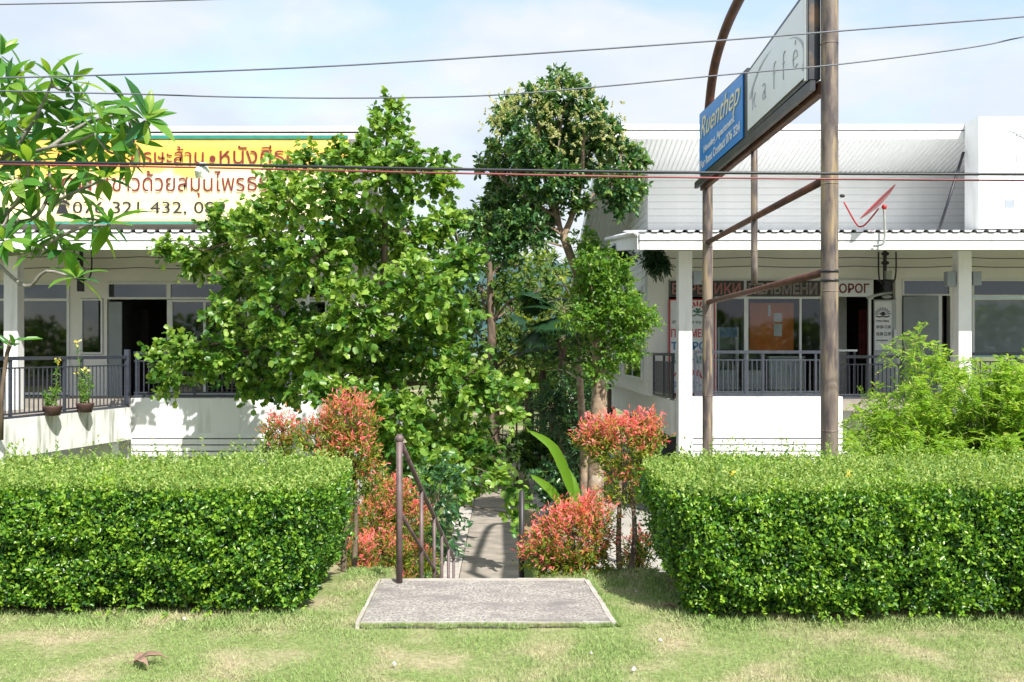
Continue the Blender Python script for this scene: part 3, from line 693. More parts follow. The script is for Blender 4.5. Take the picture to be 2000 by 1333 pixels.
# side windows
def side_window(parent, x, y0, y1, z0, z1, bar):
    f = MB(); fw = .06
    f.box(x - .03, x + .02, y0, y0 + fw, z0, z1).box(x - .03, x + .02, y1 - fw, y1, z0, z1).box(x - .028, x + .02, y0 + fw, y1 - fw, z0, z0 + fw).box(x - .028, x + .02, y0 + fw, y1 - fw, z1 - fw, z1)
    f.box(x - .026, x + .02, y0 + fw, y1 - fw, bar - .03, bar + .03).box(x - .024, x + .02, (y0 + y1) / 2 - .03, (y0 + y1) / 2 + .03, z0 + fw, bar - .03)
    o = f.build('window', M['frame'], parent)
    for ya, yb in ((y0 + fw, (y0 + y1) / 2 - .03), ((y0 + y1) / 2 + .03, y1 - fw)):
        B('pane', M['darkglass'], o, x - .012, x - .006, ya, yb, z0 + fw, bar - .03)
        B('pane', M['darkglass'], o, x - .012, x - .006, ya, yb, bar + .03, z1 - fw)
side_window(RB, 3.145, 22.7, 26.0, .92, 3.05, 2.3)
side_window(RB, 3.145, 27.0, 29.5, .92, 3.05, 2.3)
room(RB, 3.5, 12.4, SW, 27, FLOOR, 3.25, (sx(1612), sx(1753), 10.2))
B('interior_wall', M['palewhite'], RB, sx(1640), sx(1690), 23.2, 23.3, FLOOR, 3.1)
railing(RB, 3.76, 6.62, 19.70, .70, 1.60, .095, (.02, 1.02, 1.36, 2.4, 2.84))
railing(RB, 3.39, 3.29, 19.95, .62, 1.55, .10, (.04, .9, 1.95), y2=21.9)
railing(RB, 6.72, 8.25, 20.6, .60, 1.50, .085, (.02, .8, 1.5))
railing(RB, 8.95, 13.2, 20.2, .56, 1.56, .10, (.3, 1.3, 2.4))
T('stair_rail', M['rail'], RB, [P(1965, 690, 20.0), P(2060, 740, 19.0)], .03, 8)
# rooftop box with faded print
PB = empty('roof_sign_box', (11.2, 20, 4.1)); tag(PB, 'large plain white box standing on the right shop roof with faded palm print', 'sign box')
MB().box(X(1912, 19.72), 13.6, 19.72, 20.33, 4.02, Zz(228, 19.72)).build('box_body', M['white'], PB)
Yb = 19.715
fr = empty('printed_palm'); fr.parent = PB
RIB = [0]
def ribbon(mat, pts, w0, y, parent, name, axis_y=True):
    RIB[0] += 1; pts = [Vector(p) + Vector((0, -.0012 * (RIB[0] % 8), 0)) for p in pts]
    mb = MB(); pts = [Vector(p) for p in pts]
    for k in range(len(pts) - 1):
        d = (pts[k + 1] - pts[k]); nn = Vector((-d.z, 0, d.x)).normalized()
        wa = w0[k] if hasattr(w0, '__len__') else w0; wb = w0[k + 1] if hasattr(w0, '__len__') else w0
        mb.quad(pts[k] - nn * wa, pts[k + 1] - nn * wb, pts[k + 1] + nn * wb, pts[k] + nn * wa)
    return mb.build(name, mat, parent)
ribbon(M['lightink'], [P(1972, 380, Yb), P(1983, 335, Yb), P(1997, 285, Yb), P(2008, 262, Yb)], .007, Yb, fr, 'palm_stem_print')
for a in ((1963, 282, 1985, 262, 2004, 268), (1966, 254, 1985, 258, 2004, 272), (1980, 258, 1994, 262, 2006, 276), (1986, 318, 1988, 302, 1991, 292), (2030, 256, 2015, 256, 2004, 268), (2045, 285, 2025, 264, 2005, 268)):
    ribbon(M['lightink'], [P(a[0], a[1], Yb - .002), P(a[2], a[3], Yb - .002), P(a[4], a[5], Yb - .002)], [.004, .03, .008], Yb, fr, 'palm_frond_print')
for (a, b, c, d, m) in ((1963, 1979, 391, 406, 'greyink'), (1963, 1979, 378, 389, 'lightink'), (1980, 1990, 380, 406, 'lightink'), (1996, 2010, 396, 406, 'lightink')):
    B('printed_block', M[m], fr, X(a, Yb), X(b, Yb), Yb - .004, Yb + .004, Zz(d, Yb), Zz(c, Yb))
so_ = T('support_strut', M['cable'], None, [P(1882, 298, 20.28), P(1835, 447, 19.8)], .028, 8); tag(so_, 'dark diagonal strut between the right roof and the white box', 'strut')

# shop signs on the right
def signbox(name, label, px0, px1, py0, py1, y, mat, frame=None, fw=.03):
    e = empty(name, (X((px0 + px1) / 2, y), y, Zz(py1, y))); tag(e, label, 'sign')
    B('sign_panel', M[mat], e, X(px0, y), X(px1, y), y - .012, y + .012, Zz(py1, y), Zz(py0, y))
    if frame:
        x0, x1, z0, z1 = X(px0, y), X(px1, y), Zz(py1, y), Zz(py0, y)
        MB().box(x0 - .004, x0 + fw, y - .024, y + .02, z0, z1).box(x1 - fw, x1 + .004, y - .024, y + .02, z0, z1).box(x0 + fw, x1 - fw, y - .022, y + .02, z0 - .004, z0 + fw).box(x0 + fw, x1 - fw, y - .022, y + .02, z1 - fw, z1 + .004).build('sign_frame', M[frame], e)
    return e
yS = SW - .06
s1 = signbox('window_sign', 'dark sign band with red outlined letters above the red-framed panel', 1309, 1452, 549, 579, yS, 'wood')
ptext('ВАРЕНИКИ', M['redpaint'], s1, 1313, 1446, 553, 575, yS - .02, weight=.012)
ptext('ВАРЕНИКИ', M['palewhite'], s1, 1313, 1446, 553, 575, yS - .024, outline=.016)
s2 = signbox('window_sign', 'dark sign band with pale outlined letters in the middle of the right shopfront', 1459, 1602, 549, 579, yS, 'wood')
ptext('ПЕЛЬМЕНИ', M['palewhite'], s2, 1462, 1596, 553, 575, yS - .02, outline=.026)
s3 = signbox('window_sign', 'white sign board with dark red letters right of the near rusty pole', 1607, 1704, 548, 580, yS, 'paper')
ptext('ТВОРОГ', M['bannerred'], s3, 1610, 1698, 554, 573, yS - .02, weight=.02)
s4 = signbox('menu_panel', 'tall white panel with red frame and red and blue letters behind the pillar', 1307, 1396, 585, 770, yS, 'paper', 'redpaint', .022)
yT = yS - .02
ptext('ПЕЛЬМЕНИ', M['redpaint'], s4, 1311, 1391, 643, 659, yT, weight=.012)
ptext('ТВОРОГ', M['bluepaint'], s4, 1311, 1391, 668, 684, yT, weight=.02)
ptext('ВАРЕНИКИ', M['teal'], s4, 1311, 1391, 695, 711, yT, weight=.01)
ptext('ИКРА', M['redpaint'], s4, 1313, 1372, 722, 739, yT, weight=.01)
ptext('09-17-13', M['bluepaint'], s4, 1313, 1391, 746, 756, yT, weight=.01)
ptext('Русская кухня', M['greenink'], s4, 1314, 1388, 626, 634, yT)
def sunlogo(parent, cx, cy, r, y, mats):
    for i in range(9):
        a = math.radians(12 + i * 19.5); d = Vector((math.cos(a), 0, math.sin(a)))
        p = P(cx, cy, y); u = y / F
        ribbon(M[mats[0]], [p + d * r * .62 * u, p + d * r * 1.05 * u], .018, y, parent, 'ray_print')
    p = P(cx, cy, y); u = y / F
    for a0, a1 in ((20, .5), (60, .55), (100, .55), (150, .5)):
        a = math.radians(a0); ribbon(M[mats[1]], [p, p + Vector((math.cos(a) * r * .35 * u, 0, math.sin(a) * r * .45 * u)), p + Vector((math.cos(a) * r * a1 * u, 0, math.sin(a) * r * .3 * u))], [.008, .02, .004], y, parent, 'leaf_print')
    ribbon(M[mats[1]], [p + Vector((-.9 * r * u, 0, -.12 * r * u)), p + Vector((-.4 * r * u, 0, -.25 * r * u)), p + Vector((0, 0, -.12 * r * u)), p + Vector((.4 * r * u, 0, -.25 * r * u)), p + Vector((.9 * r * u, 0, -.12 * r * u))], .013, y, parent, 'wave_print')
sunlogo(s4, 1362, 612, 22, yT, ('redpaint', 'greenink'))
s5 = signbox('door_poster', 'pale poster with sunrise drawing and opening hours on the shop door', 1708, 1741, 589, 684, SW - .058, 'paper')
sunlogo(s5, 1724, 616, 15, SW - .075, ('greyink', 'black'))
for s_, a, b, c, d in (('Пляж Лаван', 1712, 1737, 625, 629), ('09.00-17.00', 1712, 1741, 636, 642), ('18.00-22.00', 1712, 1741, 649, 656), ('ежедневно', 1712, 1735, 664, 667)):
    ptext(s_, M['black'], s5, a, b - 1, c, d, SW - .075)
# things inside the right shop
e = empty('notice_board', (sx(1505), SW + .8, 1)); tag(e, 'orange board with two papers behind the right shop window', 'notice board')
yo = 22.4
B('board_panel', M['orange'], e, X(1464, yo), X(1550, yo), yo, yo + .05, Zz(690, yo), Zz(592, yo))
for a, b, c, d in ((1511, 1527, 612, 629), (1511, 1527, 633, 657), (1500, 1505, 596, 618)):
    B('paper_sheet', M['paper'], e, X(a, yo), X(b, yo), yo - .01, yo - .002, Zz(d, yo), Zz(c, yo))
def fridge(px0, px1, py0, py1, y, label, glassy=True):
    e = empty('display_fridge', (X((px0 + px1) / 2, y), y, Zz(py1, y))); tag(e, label, 'refrigerator', 'fridges inside the right shop')
    x0, x1, z0, z1 = X(px0, y), X(px1, y), Zz(py1, y), Zz(py0, y)
    if glassy:
        MB().box(x0, x1, y + .5, y + .55, z0, z1).box(x0, x0 + .04, y, y + .5, z0, z1).box(x1 - .04, x1, y, y + .5, z0, z1).box(x0 + .04, x1 - .04, y, y + .5, z0, z0 + .45).build('fridge_cabinet', M['fridge'], e)
        B('header_panel', M['bluefr'], e, x0 + .04, x1 - .04, y, y + .5, z1 - .22, z1)
        for k in range(4): B('shelf', M['frame'], e, x0 + .05, x1 - .05, y + .05, y + .48, z0 + .5 + k * .22, z0 + .515 + k * .22)
        B('glass_door', M['glass'], e, x0 + .04, x1 - .04, y - .01, y - .004, z0 + .45, z1 - .22)
        B('door_frame', M['frame'], e, x1 - .08, x1 - .04, y - .03, y - .011, z0 + .45, z1 - .22)
    else:
        B('freezer_body', M['fridge'], e, x0, x1, y, y + .6, z0, z1 - .05, bevel=.02); B('freezer_lid', M['frame'], e, x0 - .01, x1 + .01, y - .01, y + .6, z1 - .045, z1, bevel=.01)
    return e
fridge(1458, 1492, 615, 762, 22.5, 'tall glass fridge with blue header left of the orange board')
fridge(1402, 1443, 640, 762, 22.5, 'tall glass fridge behind the leftmost pane of the right shop')
fridge(1502, 1572, 696, 762, 22.45, 'low white chest freezer below the orange board', False)
tb = empty('table', (sx(1640), 21.3, FLOOR)); tag(tb, 'small white topped table in the right shop doorway', 'table')
B('tabletop', M['fridge'], tb, X(1618, 21.3), X(1665, 21.3), 21.0, 21.5, 1.60 - .02, 1.64 - .02)
for a in (1622, 1661):
    for b in (21.05, 21.45): B('leg', M['rail'], tb, X(a, 21.3) - .02, X(a, 21.3) + .02, b - .02, b + .02, FLOOR, 1.58)
rc = empty('hanging_cloth', (sx(1680), 22.9, 1.5)); tag(rc, 'dark red cloth hanging inside the right shop doorway', 'cloth')
mbq = MB()
for i in range(10):
    a = X(1677, 22.9) + i * .025
    mbq.quad((a, 22.9 + .015 * math.sin(i * 2), 1.4), (a + .025, 22.9 + .015 * math.sin(i * 2 + 2), 1.4), (a + .025, 22.9 + .01, 2.55), (a, 22.9, 2.55))
mbq.build('cloth_fabric', M['reddk'], rc)
# wall lamps
def walllamp(px, py0, py1, y, label, arm):
    e = empty('wall_lamp', (X(px, y), y, Zz(py1, y))); tag(e, label, 'wall lamp', 'grey box lamps on the pillars')
    x = X(px, y); B('lamp_housing', M['greyframe'], e, x - .085, x + .085, y - .09, y + .09, Zz(py1, y), Zz(py0, y), bevel=.01)
    B('bracket', M['rail'], e, min(x, x + arm), max(x, x + arm), y - .03, y + .03, Zz((py0 + py1) / 2 + 3, y), Zz((py0 + py1) / 2 - 3, y))
    return e
walllamp(1855, 531, 560, 19.72, 'grey box lamp on the left side of the right pillar', .16)
walllamp(1905, 531, 558, 19.72, 'grey box lamp on the right side of the right pillar', -.12)
walllamp(1361, 530, 556, 19.72, 'grey box lamp right of the pillar by the red-framed panel', -.12)
# wires along the shop fronts
for a, b, py, lb in ((1262, 2080, 504, 'thin dark wire along the top of the right shopfront, upper one'), (1262, 2080, 521, 'thin dark wire along the top of the right shopfront, lower one'),
                     (-90, 640, 503, 'thin dark wire under the left eave, upper one'), (-90, 640, 524, 'thin dark wire under the left eave, lower one')):
    pts = [P(a + (b - a) * i / 12, py + (1.5 if i % 3 else -1), SW - .12) for i in range(13)]
    tag(T('wire', M['cable'], None, pts, .009, 5), lb, 'wire')
def bracket(px, py, label, arm=False):
    y = 21.6; e = empty('meter_bracket', (X(px, y), y, Zz(py + 90, y))); tag(e, label, 'cable bracket', 'cable brackets under the eaves')
    B('mounting_bar', M['cable'], e, X(px - 3, y), X(px + 3, y), y, y + .05, Zz(py + 70, y), Zz(py, y))
    for q in (6, 24):
        for a in (-1, 1): MB().ball(P(px + 3.5 * a, py + q, y), .05, 8, 6, (1, 1, .8)).build('insulator', M['black'], e, smooth=True)
    B('meter_box', M['meter'], e, X(px - 2, y), X(px + 9, y), y - .12, y - .002, Zz(py + 56, y), Zz(py + 40, y))
    B('switch_box', M['cable'], e, X(px - 4, y), X(px + 7, y), y - .1, y - .002, Zz(py + 88, y), Zz(py + 60, y))
    for s in (-1, 1):
        o_ = 13 if s < 0 else 21
        T('conduit', M['cable'], e, smooth_path([P(px + s * o_, py + 2, y), P(px + s * o_, py + 40, y), P(px + s * o_ * .8, py + 60, y), P(px + s * 4, py + 66, y)], 4), .018, 6)
    if arm:
        T('lamp_arm', M['meter'], e, [P(px + 12, py + 82, y - .05), P(px - 10, py + 85, y - .3), P(px - 35, py + 92, y - .6)], .03, 8)
        MB().ball(P(px + 3, py + 90, y - .15), .07, 10, 6, (1.6, 1, .6)).build('lamp_head', M['meter'], e, smooth=True)
bracket(1729, 490, 'dark insulators and meter box on the wall right of the near pole', True)
bracket(158, 482, 'dark insulators and meter box under the left eave behind the branches')
# fern under the right eave
fe = empty('hanging_fern', (3.2, 20.5, 3.1)); tag(fe, 'dark shaggy fern hanging under the left corner of the right eave', 'fern')
pp = []
for (a, b, r_) in ((1280, 505, .16), (1290, 515, .12), (1215, 490, .2), (1208, 510, .14), (1275, 492, .14)):
    c_, d_ = lobe_points(P(a, b, 20.6 if a > 1250 else 22), r_, 60, .1); pp.append(sprays(c_, d_ + np.array([0, 0, -.8]), .16, 6, .12, .5, base=.1, var=.12))
foliage('foliage', cat(pp), 'lance', M['longan'], fe)
# satellite dish
sd = empty('satellite_dish', P(1727, 487, 18.3)); tag(sd, 'red satellite dish seen edge on above the right eave', 'satellite dish')
yd_ = 18.25
c0 = P(1716, 396, yd_); nrm = Vector((-.70, .12, .70)).normalized(); ua = nrm.cross(Vector((0, 1, 0))).normalized(); ub = nrm.cross(ua)
bm_ = MB(); rings = 7; seg = 28
for side in (0, 1):
    i0 = len(bm_.v)
    for k in range(rings + 1):
        r_ = .43 * k / rings
        for j in range(seg):
            a = 2 * math.pi * j / seg; bm_.v.append(tuple(c0 + ua * r_ * math.cos(a) + ub * r_ * math.sin(a) + nrm * (r_ * r_ * .38 - .04 - side * .012)))
    for k in range(rings):
        for j in range(seg):
            a = i0 + k * seg + j; b = i0 + k * seg + (j + 1) % seg; bm_.f.append((a, b, b + seg, a + seg))
bm_.build('reflector', M['dish'], sd, smooth=True)
T('feed_arm', M['dish'], sd, smooth_path([P(1716, 408, yd_), P(1693, 436, yd_), P(1681, 443, yd_), P(1671, 436, yd_), P(1648, 395, yd_)], 5), .015, 8)
MB().ball(P(1645, 383, yd_), .035, 10, 6, (1.5, 1, 1)).build('feed_horn', M['black'], sd, smooth=True)
MB().ball(P(1727, 405, yd_), .05, 10, 8).build('mount_joint', M['dish'], sd, smooth=True)
T('mast', M['meter'], sd, smooth_path([P(1727, 408, yd_), P(1728, 440, yd_), P(1728, 462, yd_), P(1724, 477, yd_), P(1706, 481, 18.35)], 4), .022, 8)

# ---------------- left shop
LB = empty('shop_building', (-7, 20, GZ)); tag(LB, 'single storey white shop row on the left under the yellow banner', 'building', 'white shop buildings')
XL = -19.0; LE = -3.15
B('lower_wall', M['white'], LB, X(256, 19.6), -3.70, 19.60, 19.85, GZ - .2, .66)
boards(LB, X(258, 19.6), -3.72, 19.60, Zz(846, 19.6), 14, .124, 'white')
B('lower_wall', M['white'], LB, XL, X(256, 19.6) - .01, 19.95, 20.2, GZ - .2, .5)
B('terrace_floor', M['concrete'], LB, XL, -3.3, 19.86, 31, .40, FLOOR)
B('side_wall', M['wallgrey'], LB, LE - .2, LE, 19.92, 31, GZ - .2, FLOOR)
for px0, px1 in ((7, 34), (573, 599)):
    B('pillar', M['white'], LB, X(px0, 19.58), X(px1, 19.58), 19.58, 19.86, GZ - .1, 3.56, bevel=.006)
TL = sz_(552)
B('wall', M['wallgrey'], LB, XL, LE, SW, SW + .18, TL, 4.28)
B('wall', M['wallgrey'], LB, sx(136), sx(157), SW, SW + .18, FLOOR, TL)
B('wall', M['wallgrey'], LB, sx(157), sx(202), SW + .002, SW + .18, sz_(583), TL)
B('wall', M['wallgrey'], LB, sx(157), sx(202), SW + .002, SW + .18, FLOOR, sz_(693))
B('wall', M['wallgrey'], LB, sx(202), sx(209), SW, SW + .18, FLOOR, TL)
B('wall', M['wallgrey'], LB, sx(640), LE, SW, SW + .18, FLOOR, TL)
B('wall', M['wallgrey'], LB, XL, -14.0, SW, SW + .18, FLOOR, TL)
B('side_wall', M['siding'], LB, LE - .18, LE, SW + .18, 31, FLOOR, 3.2)
window(LB, -14, sx(40), FLOOR + .02, TL, SW, .05, 'darkglass', mull=(-12.6,), bars=(sz_(586),))
window(LB, sx(40), sx(136), FLOOR + .02, TL, SW, .055, 'darkglass', bars=(sz_(586),))
window(LB, sx(158), sx(201), sz_(692), sz_(584), SW, .04, 'darkglass')
window(LB, sx(209), sx(330), sz_(585), TL, SW, .045, 'darkglass')
window(LB, sx(330), sx(640), sz_(585), TL, SW, .045, 'darkglass', mull=(sx(485),))
B('door_panel', M['greyframe'], LB, sx(211), sx(237), SW + .02, SW + .06, FLOOR, sz_(590))
B('door_frame', M['frame'], LB, sx(327), sx(333), SW - .03, SW + .05, FLOOR, sz_(586))
window(LB, sx(333), sx(640), FLOOR + .02, sz_(586), SW, .05, 'darkglass', mull=(sx(400), sx(485), sx(560)))
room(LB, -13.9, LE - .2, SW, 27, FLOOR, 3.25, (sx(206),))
op = B('door_inside', M['wood'], None, X(268, 24), X(290, 24), 24, 24.05, FLOOR, 2.6); tag(op, 'brown wooden door seen inside the left shop doorway', 'door')
B('upper_wall', M['siding'], LB, XL, LE, SW, SW + .18, 4.28, 5.95)
def sofL(y): return 6.0 - .248 * (y - 20.42)
corrugated(XL, -2.95, 20.46, sofL(20.46), 31.5, sofL(31.5), .105, .022, .5).build('roof_sheet', M['metalroof'], LB)
MB().hexa([(XL, 20.48, sofL(20.48) + .04), (-2.95, 20.48, sofL(20.48) + .04), (-2.95, 31.5, sofL(31.5) + .04), (XL, 31.5, sofL(31.5) + .04), (XL, 20.48, sofL(20.48) + .14), (-2.95, 20.48, sofL(20.48) + .14), (-2.95, 31.5, sofL(31.5) + .14), (XL, 31.5, sofL(31.5) + .14)]).build('roof', M['metalroof'], LB)
B('fascia', M['white'], LB, XL, -2.92, 20.42, 20.46, Zz(272, 20.42), Zz(261, 20.42))
B('trim', M['line'], LB, XL, -2.92, 20.43, 20.46, Zz(261, 20.42), Zz(257, 20.42))
B('fascia', M['white'], LB, XL, -2.90, 20.40, 20.46, Zz(257, 20.4), Zz(247, 20.4))
lowroof(LB, XL, -2.75)
railing(LB, X(262, 19.7), -3.75, 19.70, .68, 1.58, .095, (.05, 1.2, 2.3, 3.1))
B('corner_post', M['rail'], LB, X(250, 19.6), X(259, 19.6), 19.4, 19.5, .55, 1.62)
# ramp running towards the street
RP = empty('access_ramp', (-8, 17, GZ)); tag(RP, 'stained white concrete ramp with dark railing in front of the left shop', 'ramp')
a = Vector((X(256, 19.5), 19.5, 0)); bq = Vector((X(-160, 14.2), 14.2, 0)); dn = (bq - a).normalized(); nn = Vector((dn.y, -dn.x, 0))
if nn.x > 0: nn = -nn
def rampbox(z0, z1, w0, w1, t0=0, t1=1):
    p = a.lerp(bq, t0); q = a.lerp(bq, t1)
    return MB().hexa([(q + nn * w0) + Vector((0, 0, z0)), (q + nn * w1) + Vector((0, 0, z0)), (p + nn * w1) + Vector((0, 0, z0)), (p + nn * w0) + Vector((0, 0, z0)),
                      (q + nn * w0) + Vector((0, 0, z1)), (q + nn * w1) + Vector((0, 0, z1)), (p + nn * w1) + Vector((0, 0, z1)), (p + nn * w0) + Vector((0, 0, z1))])
rampbox(-.14, .49, 0, .16).build('ramp_wall', M['stained'], RP)
rampbox(.20, .46, .17, 2.0).build('ramp_floor', M['concrete'], RP)
for t0 in (.02, .5, .95): rampbox(GZ - .2, -.15, .2, .5, t0, t0 + .05).build('ramp_support', M['stained'], RP)
railing(RP, a.x - .05, bq.x - .05, a.y, .48, 1.50, .115, (.03, 1.5, 2.0, 3.4, 4.8), y2=bq.y)
# pots on the ramp
def pot(px, py, y, label, hts, fl):
    e = empty('potted_plant', P(px, py, y)); tag(e, label, 'potted plant', 'potted plants on the left ramp')
    x, z = X(px, y), .49
    MB().tube([(x, y, z), (x, y, z + .14), (x, y, z + .16)], [.12, .155, .165], 14).build('pot', M['pot'], e, smooth=True)
    c = []; st = MB(); fls = []
    for i, h in enumerate(hts):
        dx, dy = random.uniform(-.16, .16), random.uniform(-.1, .1)
        tip = Vector((x + dx, y + dy, z + h)); st.tube([(x + dx * .3, y + dy * .3, z + .12), tip], [.008, .004], 5)
        n = 44; t = RNG.uniform(.15, 1, n)[:, None]; ps = np.array((x + dx * .3, y + dy * .3, z + .12)) * (1 - t) + np.array(tip) * t
        c.append([ps, unit(rv(n) + np.array([0, 0, .3])), unit(rv(n) + np.array([0, -.4, .6])), RNG.uniform(.05, .10, n), RNG.uniform(.2, .9, n)])
        if i < fl:
            n = 7; fls.append([np.repeat([np.array(tip)], n, 0) + rv(n, .02), unit(rv(n) + np.array([0, 0, .4])), rv(n), RNG.uniform(.05, .09, n), RNG.uniform(0, 1, n)])
    st.build('stem', M['stem'], e); foliage('foliage', cat(c), 'lance', M['lowlongan'], e)
    if fls: foliage('flowers', cat(fls), 'oval', M['yellowflower'], e)
pot(103, 806, 17.0, 'brown pot with one tall yellow topped stem, left of the two on the ramp', (.95, .5, .45, .4, .35, .3), 1)
pot(166, 800, 17.9, 'brown pot with bushy leaves and pale flower, right of the two on the ramp', (1.25, .75, .7, .7, .65, .6, .6, .5), 3)
# bromeliad-like stalk at the left edge
br = empty('yucca_plant', P(5, 830, 15)); tag(br, 'thin brown trunked yucca at the far left edge by the ramp', 'plant')
T('trunk', M['bark'], br, [P(2, 860, 14.6), P(4, 760, 14.6), P(14, 690, 14.6), P(22, 665, 14.6)], [.035, .03, .03, .035], 8)
tp = P(30, 700, 14.6); n = 9
foliage('foliage', [np.repeat([np.array(P(22, 672, 14.6))], n, 0) + rv(n, .03), unit(rv(n) * np.array([1.2, .8, .4]) + np.array([.3, 0, .35])), unit(rv(n) * .3 + np.array([0, -.3, 1])), RNG.uniform(.2, .42, n), RNG.uniform(0, .6, n)], 'lance', M['frangi'], br)

# ---------------- banner
BN = empty('shop_banner', P(280, 440, 20.28)); tag(BN, 'long yellow banner with brown red writing and green borders on the left shop', 'banner')
yB = 20.30; xb0, xb1 = X(-190, yB), X(680, yB); zb0, zb1 = Zz(438, yB), Zz(266, yB)
bb = MB(); nx = 40; nzb = 6
for j in range(nzb + 1):
    for i in range(nx + 1):
        bb.v.append((xb0 + (xb1 - xb0) * i / nx, yB + .012 * math.sin(i * .9) * math.sin(j * 1.1), zb0 + (zb1 - zb0) * j / nzb))
for j in range(nzb):
    for i in range(nx): q = j * (nx + 1) + i; bb.f.append((q, q + 1, q + nx + 2, q + nx + 1))
o = bb.build('banner_sheet', M['banner'], BN, smooth=True); sm = o.modifiers.new('thickness', 'SOLIDIFY'); sm.thickness = .006
B('border_strip', M['teal'], BN, xb0, xb1, yB - .024, yB - .018, Zz(272, yB), Zz(265, yB))
B('border_strip', M['teal'], BN, xb0, xb1, yB - .024, yB - .018, Zz(438, yB), Zz(434.5, yB))
yt = yB - .03
for s_, m_, x0, x1, t, b_ in (('•', 'redpaint', 234, 246, 304, 316), ('ศีรษะล้าน', 'bannerred', 256, 398, 286, 320), ('•', 'bannerred', 409, 421, 304, 317), ('หนังศีรษะ', 'bannerred', 429, 600, 284, 320),
                              ('รา ปิดผม', 'bannerred', 24, 212, 338, 373), ('ขาวด้วยสมุนไพร', 'bannerred', 219, 478, 334, 386), ('ธรรมชาติ', 'bannerred', 483, 640, 338, 373),
                              ('076 321 432, 089', 'black', 142, 440, 394, 421)):
    ptext(s_, M[m_], BN, x0, x1, t, b_, yt)
# telephone mark
tm = empty('telephone_mark'); tm.parent = BN
ribbon(M['black'], [P(108, 402, yt), P(112, 396, yt), P(122, 393, yt), P(132, 396, yt), P(136, 402, yt)], [.02, .03, .035, .03, .02], yt, tm, 'handset_print')
ribbon(M['black'], [P(122, 400, yt), P(122, 418, yt)], [.06, .13], yt, tm, 'telephone_body_print')

# ================================================================== ROADSIDE SIGN ON RUSTY POLES
SG = empty('pole_sign', (2.81, 11, 0)); tag(SG, 'tall rusty tube frame carrying a long black sign box above the right hedge', 'sign frame')
PX0 = 2.81
def pole_tube(y, z0, z1, r, name='pole', mat='rust', bands=True):
    o = T(name, M[mat], SG, [(PX0, y, z0 + (z1 - z0) * i / 8) for i in range(9)], r, 18)
    if bands:
        for i in range(int((z1 - z0) / 1.1)):
            zz = z0 + .5 + i * 1.1 + random.uniform(-.15, .15)
            T('weld_band', M['rust'], o, [(PX0, y, zz), (PX0, y, zz + random.uniform(.006, .014))], r + .002, 18)
    return o
pole_tube(8.6, gz(0, 8.6) - .1, 6.2, .073); pole_tube(13.76, GZ - .1, 4.9, .071)
pole_tube(11.19, Zz(556, 11.19), 3.9, .037, 'upright')
for zz, r_ in ((Zz(551, 8.6), .079), (Zz(533, 8.6), .079)): T('clamp_band', M['blackrail'], SG, [(PX0, 8.6, zz), (PX0, 8.6, zz + .022)], r_, 18)
arch = [(13.76, 4.75), (13.49, 5.22), (13.16, 5.49), (12.56, 5.70), (11.75, 5.82), (10.2, 6.0), (8.6, 6.1)]
T('arch_tube', M['rustred'], SG, smooth_path([(PX0, y, z) for y, z in arch], 5), .062, 12)
T('cross_rail', M['rustred'], SG, [(PX0 - .02, 8.6, Zz(531, 8.6)), (PX0, 13.76, Zz(591, 13.76))], .034, 10)
T('cross_rail', M['rustred'], SG, [(PX0 - .02, 8.6, Zz(349, 8.6)), (PX0, 13.76, Zz(474, 13.76))], .036, 10)
sbx = MB(); xw = 2.64
sbx.hexa([(xw + .012, 8.66, 3.96), (2.75, 8.66, 3.96), (2.78, 10.98, 3.96), (xw + .03, 10.98, 3.96), (xw + .012, 8.66, 4.78), (2.75, 8.66, 4.78), (2.78, 10.98, 4.66), (xw + .03, 10.98, 4.66)])
sbx.build('sign_casing', M['signbox'], SG)
MB().hexa([(2.68, 10.985, 3.95), (2.80, 10.985, 3.95), (2.86, 13.95, 4.02), (2.745, 13.95, 4.02), (2.68, 10.985, 4.72), (2.80, 10.985, 4.72), (2.86, 13.95, 4.92), (2.745, 13.95, 4.92)]).build('sign_casing', M['signbox'], SG)
B('bottom_beam', M['signbox'], SG, 2.655, 2.70, 8.64, 13.9, 3.86, 3.945); B('bottom_beam', M['rustred'], SG, 2.735, 2.80, 8.66, 13.9, 3.83, 3.945)
for yy in (9.2, 10.2, 11.2, 12.2, 13.2): B('beam_tie', M['rustred'], SG, 2.702, 2.733, yy, yy + .06, 3.87, 3.92)
# faces
wf = empty('sign_face'); wf.parent = SG; wf['label'] = 'white plastic face with thin grey lettering'
def facequad(name, mat, parent, pts, t=.012):
    mb = MB(); p = [Vector(q) - off(parent) for q in pts]; dx = Vector((-t, 0, 0))
    return link(name, MB().hexa([p[0] + dx, p[0], p[1], p[1] + dx, p[3] + dx, p[3], p[2], p[2] + dx]).mesh(name, M[mat]), None, parent)
facequad('face_panel', 'whitesign', wf, [(xw + .026, 10.86, 4.0), (xw + .008, 8.74, 4.0), (xw + .008, 8.74, 4.72), (xw + .026, 10.86, 4.62)])
for ya, yb2, za, zb2 in ((8.70, 8.735, 3.96, 4.76),):
    B('edge_trim', M['frame'], wf, xw - .012, xw + .012, ya, yb2, za, zb2)
bf = empty('sign_face'); bf.parent = SG; bf['label'] = 'blue face with cream script lettering'
facequad('face_panel', 'bluesign', bf, [(2.743, 13.93, 4.05), (2.678, 11.14, 3.98), (2.678, 11.14, 4.70), (2.743, 13.93, 4.90)])
def side_text(s, mat, parent, y0, y1, z0, z1, xf, zslope=0, **k):
    """text reading from far (y0) to near (y1) on the face turned to -X"""
    u = Vector((xf(y1) - xf(y0), y1 - y0, zslope)).normalized()
    return put_text(s, mat, parent, (xf(y0), y0, z0), u, (0, 0, 1), abs(y1 - y0), z1 - z0, **k)
